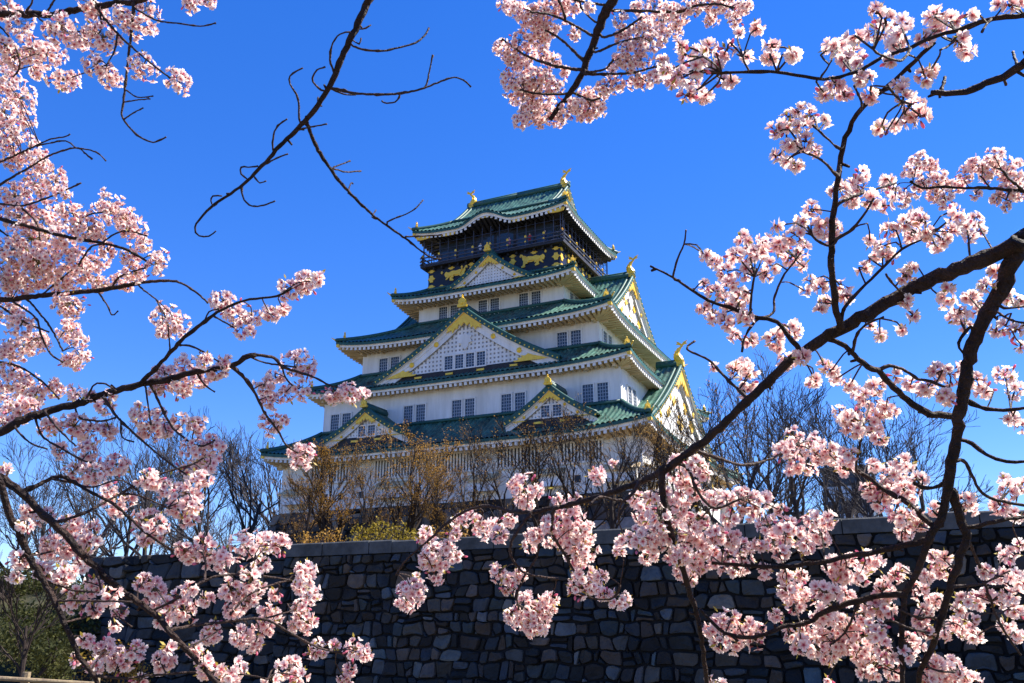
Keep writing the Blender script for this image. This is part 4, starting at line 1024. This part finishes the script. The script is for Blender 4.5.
BOUGHS['H'] = ('cherry_branch', 'long cherry branch rising from the left edge toward the castle, forked, with spaced blossom tufts', 'cherry branch', """
16 10 3.4 3.2 | -330 620 -200 520 -90 468 -40 448
10 5 3.2 3.3 | -40 448 0 432 25 419 51 410 78 404 98 396 128 388 167 379 196 372 231 366 243 359 256 355
3.5 1.8 3.3 3.4 | 256 355 274 358 282 367 298 372 315 378 329 385 345 390
2.2 1.6 - 3.4 | 253 358 266 363 296 367
2.2 1.6 - 3.4 | 282 367 287 380 298 389
3.4 1.8 - 3.5 | 231 366 247 380 255 393 266 415 278 431 286 445 298 453
2.2 1.8 - 3.4 | 236 368 245 380 257 397 262 408
5 2 - 3.1 | 135 387 155 369 171 352 182 340 198 327 221 310 243 301 262 298 277 296 292 288
2 1.5 - 3.1 | 204 322 209 312 219 309
2.2 1.6 - 3.1 | 214 316 233 327
2 1.5 - 3.1 | 170 352 168 325
2.4 1.6 - 3.2 | 180 345 194 347 219 362
2.6 1.6 - 3.2 | 86 400 94 385 106 384 116 391
2.4 1.8 - 3.1 | 15 427 29 442 47 449
2.6 1.8 - 3.1 | 35 416 42 436 59 447 82 460 98 464
2.4 1.8 - 3.1 | 45 412 64 435 76 446
3.2 1.8 - 3.2 | 103 397 119 419 144 442 168 462 187 475
3 1.8 - 3.2 | 150 384 166 417 180 435 200 446 215 440
2.2 1.8 - 3.2 | 145 384 151 425
2 1.6 - 3.2 | 121 421 122 437 134 442
2.4 1.8 - 3.2 | 74 405 80 418 100 421 115 418
2.2 1.6 - 3.3 | 196 372 205 385 215 392
2 1.6 - 3.3 | 116 391 130 386
""", """
222 302 12,235 312 13,243 328 12,252 318 8,270 314 10,283 309 7,290 290 12,305 283 14,318 280 8,185 365 12,165 376 12,180 386 13,200 378 12,215 372 11,205 360 9,225 362 7,158 386 10,75 395 9,90 396 7,110 396 8,
298 363 14,305 373 9,265 386 11,275 378 9,285 393 10,303 391 10,270 399 11,333 396 12,350 394 13,362 394 8,272 424 12,283 420 7,303 456 14,
15 411 13,5 421 9,30 405 9,50 426 12,60 451 9,75 426 14,90 431 13,105 405 10,110 431 9,88 451 11,75 471 12,95 471 12,115 466 13,90 478 8,140 415 12,150 431 12,165 431 10,160 415 9,182 422 10,197 426 10,195 450 13,205 461 13,185 470 8,210 441 8,215 446 10
""")
BOUGHS['I'] = ('cherry_tree', 'cherry tree at the lower left with two stout steep limbs and heavy pale pink blossom', 'cherry tree', """
120 60 2.9 2.9 | -560 1190 -500 900 -380 640 -220 500
50 11 2.9 2.8 | -220 500 -120 468 -50 462 -15 468
8 7 2.8 2.8 | -15 468 0 476 25 496 39 511 55 525 83 555
7 4.5 2.8 2.7 | 83 555 121 590 154 614 187 650 218 683 245 712
8 7 2.75 2.7 | -40 462 -5 474 8 511 18 531 29 557
7 4 2.7 2.7 | 29 557 50 592 66 627 79 656 94 677 104 705
4.5 2 - 2.9 | 21 492 39 485 52 478 64 477 78 485 98 496 113 504 129 517 146 533 174 551
2.2 1.6 - 2.9 | 52 479 70 482 92 487 120 480 140 492
3.4 1.8 - 3.0 | 57 522 84 513 105 502 127 490 144 480 172 470 193 464 205 457
2.2 1.7 - 3.0 | 125 494 140 496 170 509
3.5 1.8 - 3.0 | 152 611 176 599 204 581 225 575 255 575 290 580
2.2 1.7 - 3.0 | 238 573 257 557
2.4 1.8 - 3.0 | 230 615 246 597 268 586 290 580
3.6 1.8 - 3.1 | 171 630 198 625 225 622 263 619 290 633 320 648 342 653
2.2 1.7 - 3.1 | 263 619 292 611
2.8 1.8 - 2.8 | 97 676 123 678 154 675 198 672 239 674 268 679
2.4 1.8 - 2.8 | 97 572 103 594 116 614 132 627
2.4 1.8 - 2.7 | 44 580 72 590 99 592
2.6 1.8 - 2.7 | 58 601 99 601 132 602
2.2 1.8 - 2.9 | 204 581 206 565 202 552
2.2 1.7 - 2.8 | 66 622 82 618 100 614
2.2 1.7 - 2.9 | 187 648 210 636 222 628
2.2 1.7 - 2.8 | 30 556 45 553 56 550
""", """
5 470 6,150 481 12,165 488 12,185 495 14,178 510 11,108 490 9,115 506 11,130 500 7,145 521 14,156 526 11,30 511 11,45 516 10,25 526 9,70 526 13,90 531 11,190 505 11,200 480 11,210 466 9,190 520 9,
20 560 11,15 576 7,55 546 17,75 546 17,92 541 9,45 571 11,65 575 13,80 565 9,75 600 12,95 586 11,110 596 11,95 610 9,120 611 9,115 626 7,85 641 9,105 651 14,120 661 14,135 651 11,95 666 9,75 660 6,145 581 9,155 590 13,165 605 12,185 611 12,180 596 10,190 590 8,165 621 9,205 600 8,145 541 7,158 536 7,185 551 11,165 661 14,170 648 7,205 661 10,210 636 11,195 651 9,215 626 7,205 673 9,140 680 7,
190 553 12,210 556 14,225 561 12,205 541 9,245 546 16,265 541 14,280 545 11,262 565 9,250 576 11,230 591 13,245 601 12,258 590 9,232 611 9,275 596 8,265 610 8,305 573 14,300 586 9,311 595 10,300 606 8,305 621 12,295 625 7,245 636 12,255 645 9,265 626 11,238 641 8,275 616 8,320 648 9,313 655 7,335 645 5,355 650 12,365 655 8,350 669 8,345 680 7,290 669 13,300 676 9,270 681 9,230 676 11,240 668 9,220 670 7
""")

def spline(pts, step):
    out = []
    for i in range(len(pts) - 1):
        p0, p1, p2, p3 = pts[max(0, i-1)], pts[i], pts[i+1], pts[min(len(pts)-1, i+2)]
        n = max(2, int((p2 - p1).length / step))
        for k in range(n):
            t = k / n; out.append(.5 * ((2*p1) + (p2 - p0) * t + (2*p0 - 5*p1 + 4*p2 - p3) * t*t + (3*p1 - p0 - 3*p2 + p3) * t**3))
    out.append(pts[-1]); return out

# one flower, radius 1, facing +z : petals, centre, calyx
def flower_proto(r):
    vs, fs, ms, cs = [], [], [], []
    cup = r.uniform(.10, .75); pk = r.random()
    pk = pk ** 1.6; tip = (.97, lerp(.91, .73, pk), lerp(.86, .68, pk)); mid = (lerp(.95, .91, pk), lerp(.82, .57, pk), lerp(.76, .54, pk)); root = (.55, .05, .07)
    for k in range(5):
        a = 2 * math.pi * k / 5 + r.uniform(-.10, .10); ca, sa = math.cos(a), math.sin(a); c_ = cup + r.uniform(-.15, .15); sc = r.uniform(.88, 1.08)
        tw = r.uniform(-.12, .12)
        def q(x, y, z): 
            x *= sc; x, z = x * math.cos(c_) - z * math.sin(c_), x * math.sin(c_) + z * math.cos(c_); z += y * tw
            return (x * ca - y * sa, x * sa + y * ca, z)
        o = len(vs)
        vs += [q(.05, 0, 0), q(.34, -.22, .03), q(.34, .22, .03), q(.36, 0, -.03), q(.70, -.37, .05), q(.70, .37, .05), q(.72, 0, -.05), q(.97, -.20, .0), q(.97, .20, .0), q(.87, 0, -.03)]
        cs += [root, mid, mid, (.80, .36, .33), tip, tip, mid, tip, tip, tip]
        fs += [(o, o+1, o+3), (o, o+3, o+2), (o+1, o+4, o+6, o+3), (o+3, o+6, o+5, o+2), (o+4, o+7, o+9, o+6), (o+6, o+9, o+8, o+5)]; ms += [0] * 6
    o = len(vs); vs += [(.16*math.cos(k*1.2566), .16*math.sin(k*1.2566), .07) for k in range(5)]; cs += [(.4, .03, .07)] * 5; fs.append(tuple(range(o, o+5))); ms.append(1)
    for k in range(9):
        a = 2 * math.pi * k / 9; l = r.uniform(.24, .40); o = len(vs); w = .03
        vs += [(.05*math.cos(a)-w*math.sin(a), .05*math.sin(a)+w*math.cos(a), .07), (.05*math.cos(a)+w*math.sin(a), .05*math.sin(a)-w*math.cos(a), .07), (l*math.cos(a), l*math.sin(a), .26+.1*r.random())]
        cs += [(.5, .1, .12)] * 3; fs.append((o, o+1, o+2)); ms.append(1)
    o = len(vs); vs += [(.15*math.cos(k*1.2566), .15*math.sin(k*1.2566), .0) for k in range(5)] + [(.06*math.cos(k*1.2566), .06*math.sin(k*1.2566), -.36) for k in range(5)]; cs += [(.3, .08, .08)] * 10
    fs += [(o+k, o+5+k, o+5+(k+1)%5, o+(k+1)%5) for k in range(5)]; ms += [2] * 5
    return np.array(vs), fs, ms, np.array(cs)
def bud_proto(r):
    vs, fs, ms, cs = [], [], [], []
    rings = ((.10, -.35), (.17, .0), (.26, .3), (.24, .6), (.10, .85))
    for i, (rr, z) in enumerate(rings):
        for k in range(6): vs.append((rr*math.cos(k*1.047), rr*math.sin(k*1.047), z)); cs.append((.78, .26, .38) if i > 1 else (.3, .08, .08))
    for i in range(4):
        for k in range(6): fs.append((i*6+k, i*6+(k+1)%6, (i+1)*6+(k+1)%6, (i+1)*6+k)); ms.append(2 if i == 0 else 0)
    return np.array(vs), fs, ms, np.array(cs)
fr_ = random.Random(99)
FL = [flower_proto(fr_) for _ in range(26)]; BUD = bud_proto(fr_)
FLR = 0.0196
class CB(MB):
    def __init__(s): super().__init__(); s.c = []
    def put(s, proto, pos, nrm, size, r):
        vs, fs, ms, cs = proto
        n = nrm.normalized(); a = n.orthogonal().normalized(); a = Matrix.Rotation(r.uniform(0, 6.283), 3, n) @ a; b = n.cross(a)
        Mx = np.array([[a.x, b.x, n.x], [a.y, b.y, n.y], [a.z, b.z, n.z]]) * size
        w = vs @ Mx.T + np.array(pos); o = len(s.v)
        s.v.extend(map(tuple, w)); s.f.extend([tuple(i + o for i in f) for f in fs]); s.m.extend(ms)
        g = r.uniform(.93, 1.03); s.c.extend([(x * g, y * g, z * g, 1) for x, y, z in cs])
    def raw(s, mb_fn, m):
        o = len(s.v); mb_fn(m); s.c.extend([(.3, .2, .1, 1)] * (len(s.v) - o))

def bloom(circles, limbs, r, FR):
    "one cluster mesh from a few blossom balls"
    cb = CB()
    for (px, py, rr) in circles:
        # nearest limb point gives the distance, and the spur grows from it
        best = min(limbs, key=lambda q: (q[0]-px)**2 + (q[1]-py)**2)
        dpx = math.hypot(best[0]-px, best[1]-py)
        d = best[2] + r.uniform(-.02, .15) + min(.12, dpx * .003) * r.choice((-.6, 1))
        rr *= 1.07; c = P(px, py, d); R = rr * d / FPX; f = FLR * FR * r.uniform(.92, 1.08)
        if dpx > 3:
            b0 = best[3]; m_ = b0.lerp(c, .55) + Vector((r.gauss(0, .012), r.gauss(0, .012), .015)); tw = max(.0016, .0024)
            tip = b0.lerp(c, min(1, .92))
            cb.raw(lambda m: cb.tube(spline([b0, m_, tip], .03), tw, 4, m, cap=False), 5)
        core = max(.004, R - f * .5); ex = Vector((r.uniform(.8, 1.2), r.uniform(.8, 1.2), r.uniform(.75, 1.15)))
        n = int(max(2, r.uniform(2.8, 4.6) * (rr * d / FPX / f) ** 2 + 1.2))
        hub = c + Vector((r.gauss(0, .2), r.gauss(0, .2), r.gauss(.15, .2))) * R * .35
        off = r.random()
        for i in range(n):
            z = 1 - 2 * (i + .5) / n; ph = (i + off) * 2.39996; sq = math.sqrt(max(0, 1 - z*z))
            dr = (Vector((sq * math.cos(ph), sq * math.sin(ph), z)) + Vector((r.gauss(0, .22), r.gauss(0, .22), r.gauss(0, .22)))).normalized()
            pos = c + Vector((dr.x*ex.x, dr.y*ex.y, dr.z*ex.z)) * core * r.uniform(.55, 1.2)
            nr = (dr + Vector((r.gauss(0, .30), r.gauss(0, .30) - .12, r.gauss(0, .30) - .10))).normalized()
            if r.random() < .07: cb.put(BUD, pos + dr * f * .3, nr, f * .85, r)
            else: cb.put(r.choice(FL), pos, nr, f * r.uniform(.88, 1.1), r)
            if i % 3 < 2 or n < 9:
                e = pos - nr * f * .35
                cb.raw(lambda m: cb.tube([hub, hub.lerp(e, .5) + Vector((0, 0, .003)), e], .0010, 3, m, cap=False), 3)
        # bud scales and young leaves at the spur
        for _ in range(r.choice((3, 4, 5, 7))):
            dr = Vector((r.gauss(0, 1), r.gauss(0, 1) - .3, r.gauss(0, 1))).normalized(); sd_ = dr.orthogonal().normalized(); l = f * r.uniform(.55, 1.25)
            p = hub + dr * core * r.uniform(.45, 1.15)
            cb.raw(lambda m: cb.add([p, p + dr*l*.5 + sd_*l*.22, p + dr*l, p + dr*l*.5 - sd_*l*.22], [(0, 1, 2, 3)], m), 4)
        if r.random() < .7:
            p = hub; cb.raw(lambda m: cb.tube([p - Vector((0,0,f*.2)), p, p + Vector((0,0,f*.2))], [f*.10, f*.17, f*.05], 5, m), 5)
    return cb

CM = [M['petal'], M['pistil'], M['calyx'], M['stalk'], M['leaf'], M['twigbark']]
FRK = {'A': 1.0, 'B': 1.0, 'C': 1.0, 'D': 1.0, 'F': 1.0, 'G': 1.0, 'H': 1.0, 'I': 1.0}
br_ = random.Random(314)
for key, (nm, label, cat, limbs_txt, circ_txt) in BOUGHS.items():
    limbs = []; parts = []; origin = None
    for line in limbs_txt.strip().splitlines():
        hd, body = line.split('|'); w0, w1, d0, d1 = hd.split(); xy = list(map(float, body.split()))
        px = [(xy[i], xy[i+1]) for i in range(0, len(xy), 2)]
        w0, w1, d1 = float(w0), float(w1), float(d1)
        start = None
        if d0 == '-':
            bst = min(limbs, key=lambda q: (q[0]-px[0][0])**2 + (q[1]-px[0][1])**2); d0 = bst[2]
            if 1.2 < math.dist(bst[:2], px[0]) < 16: px.insert(0, (bst[0], bst[1]))
        else: d0 = float(d0)
        n = len(px); cum = [0]
        for i in range(1, n): cum.append(cum[-1] + math.dist(px[i], px[i-1]))
        ph = br_.uniform(0, 6.28); amp = .05 if w0 < 8 else .03
        ds = [lerp(d0, d1, c / cum[-1]) + amp * math.sin(ph + c / 60.0) * min(1, c / 40.0) for c in cum]
        p3 = [P(x, y, d) for (x, y), d in zip(px, ds)]
        if origin is None: origin = p3[0].copy(); root = empty(nm, origin if origin.z > .5 and nm != 'cherry_tree' else (origin.x, origin.y, 0)); tag(root, label, cat, 'cherry boughs in the foreground')
        wm = max(w0, w1); step = .012 if wm < 5 else (.018 if wm < 20 else .05)
        sp = spline(p3, step); tot = len(sp); rad = []
        knob = 1.0
        for i, q in enumerate(sp):
            t = i / (tot - 1); d = lerp(d0, d1, t)
            base = lerp(w0, w1, t ** .85) / 2 * d / FPX
            rr = base * (1 + br_.gauss(0, .10 if wm < 6 else .06)) + (base * .35 if (wm < 6 and br_.random() < .10) else 0)
            rad.append(max(.0012, rr))
        if wm < 8: rad[-1] *= 1.25
        m_ = MB(); sp2 = [q + Vector((br_.gauss(0, 1), br_.gauss(0, 1), br_.gauss(0, 1))) * rad[i] * (.16 if 0 < i < tot - 1 else 0) for i, q in enumerate(sp)]
        m_.tube(sp2, rad, 10 if wm > 10 else (7 if wm > 4 else 5))
        # short spurs and old bud scars along the wood
        if wm >= 6:
            for _ in range(int(cum[-1] / 38)):
                i = br_.randrange(1, tot - 1); dv = Vector((br_.gauss(0, 1), br_.gauss(0, .6), br_.gauss(0, 1))).normalized(); l = rad[i] + br_.uniform(.008, .022)
                m_.tube([sp[i], sp[i] + dv * l * .8, sp[i] + dv * l], [.005, .0042, .0035], 5)
        o = m_.build('limb' if wm >= 9 else ('side_branch' if wm >= 3.5 else 'twig'), M['bark'] if wm >= 4.5 else M['twigbark'], root, smooth=True)
        o.matrix_parent_inverse = Matrix.Translation(-Vector(root.location))
        for i in range(0, tot, 3):
            q = sp[i]; rel = q - Vector((0, 0, EYE)); dep = rel.y * CP + rel.z * SP
            limbs.append((CX + FPX * rel.x / dep, CY - FPX * (rel.z * CP - rel.y * SP) / dep, dep, q.copy()))
    circ = [tuple(map(float, c.split())) for c in circ_txt.replace('\n', '').split(',') if c.strip()]
    if not circ: continue
    thr = 12
    while True:
        groups = []
        for c in circ:
            g = next((g for g in groups if math.dist(g[0][:2], c[:2]) < thr), None)
            if g: g.append(c)
            else: groups.append([c])
        if len(groups) <= 95: break
        thr += 1
    for g in groups:
        o = bloom(g, limbs, br_, FRK[key]).build('blossom', CM, root)
        o.matrix_parent_inverse = Matrix.Translation(-Vector(root.location))
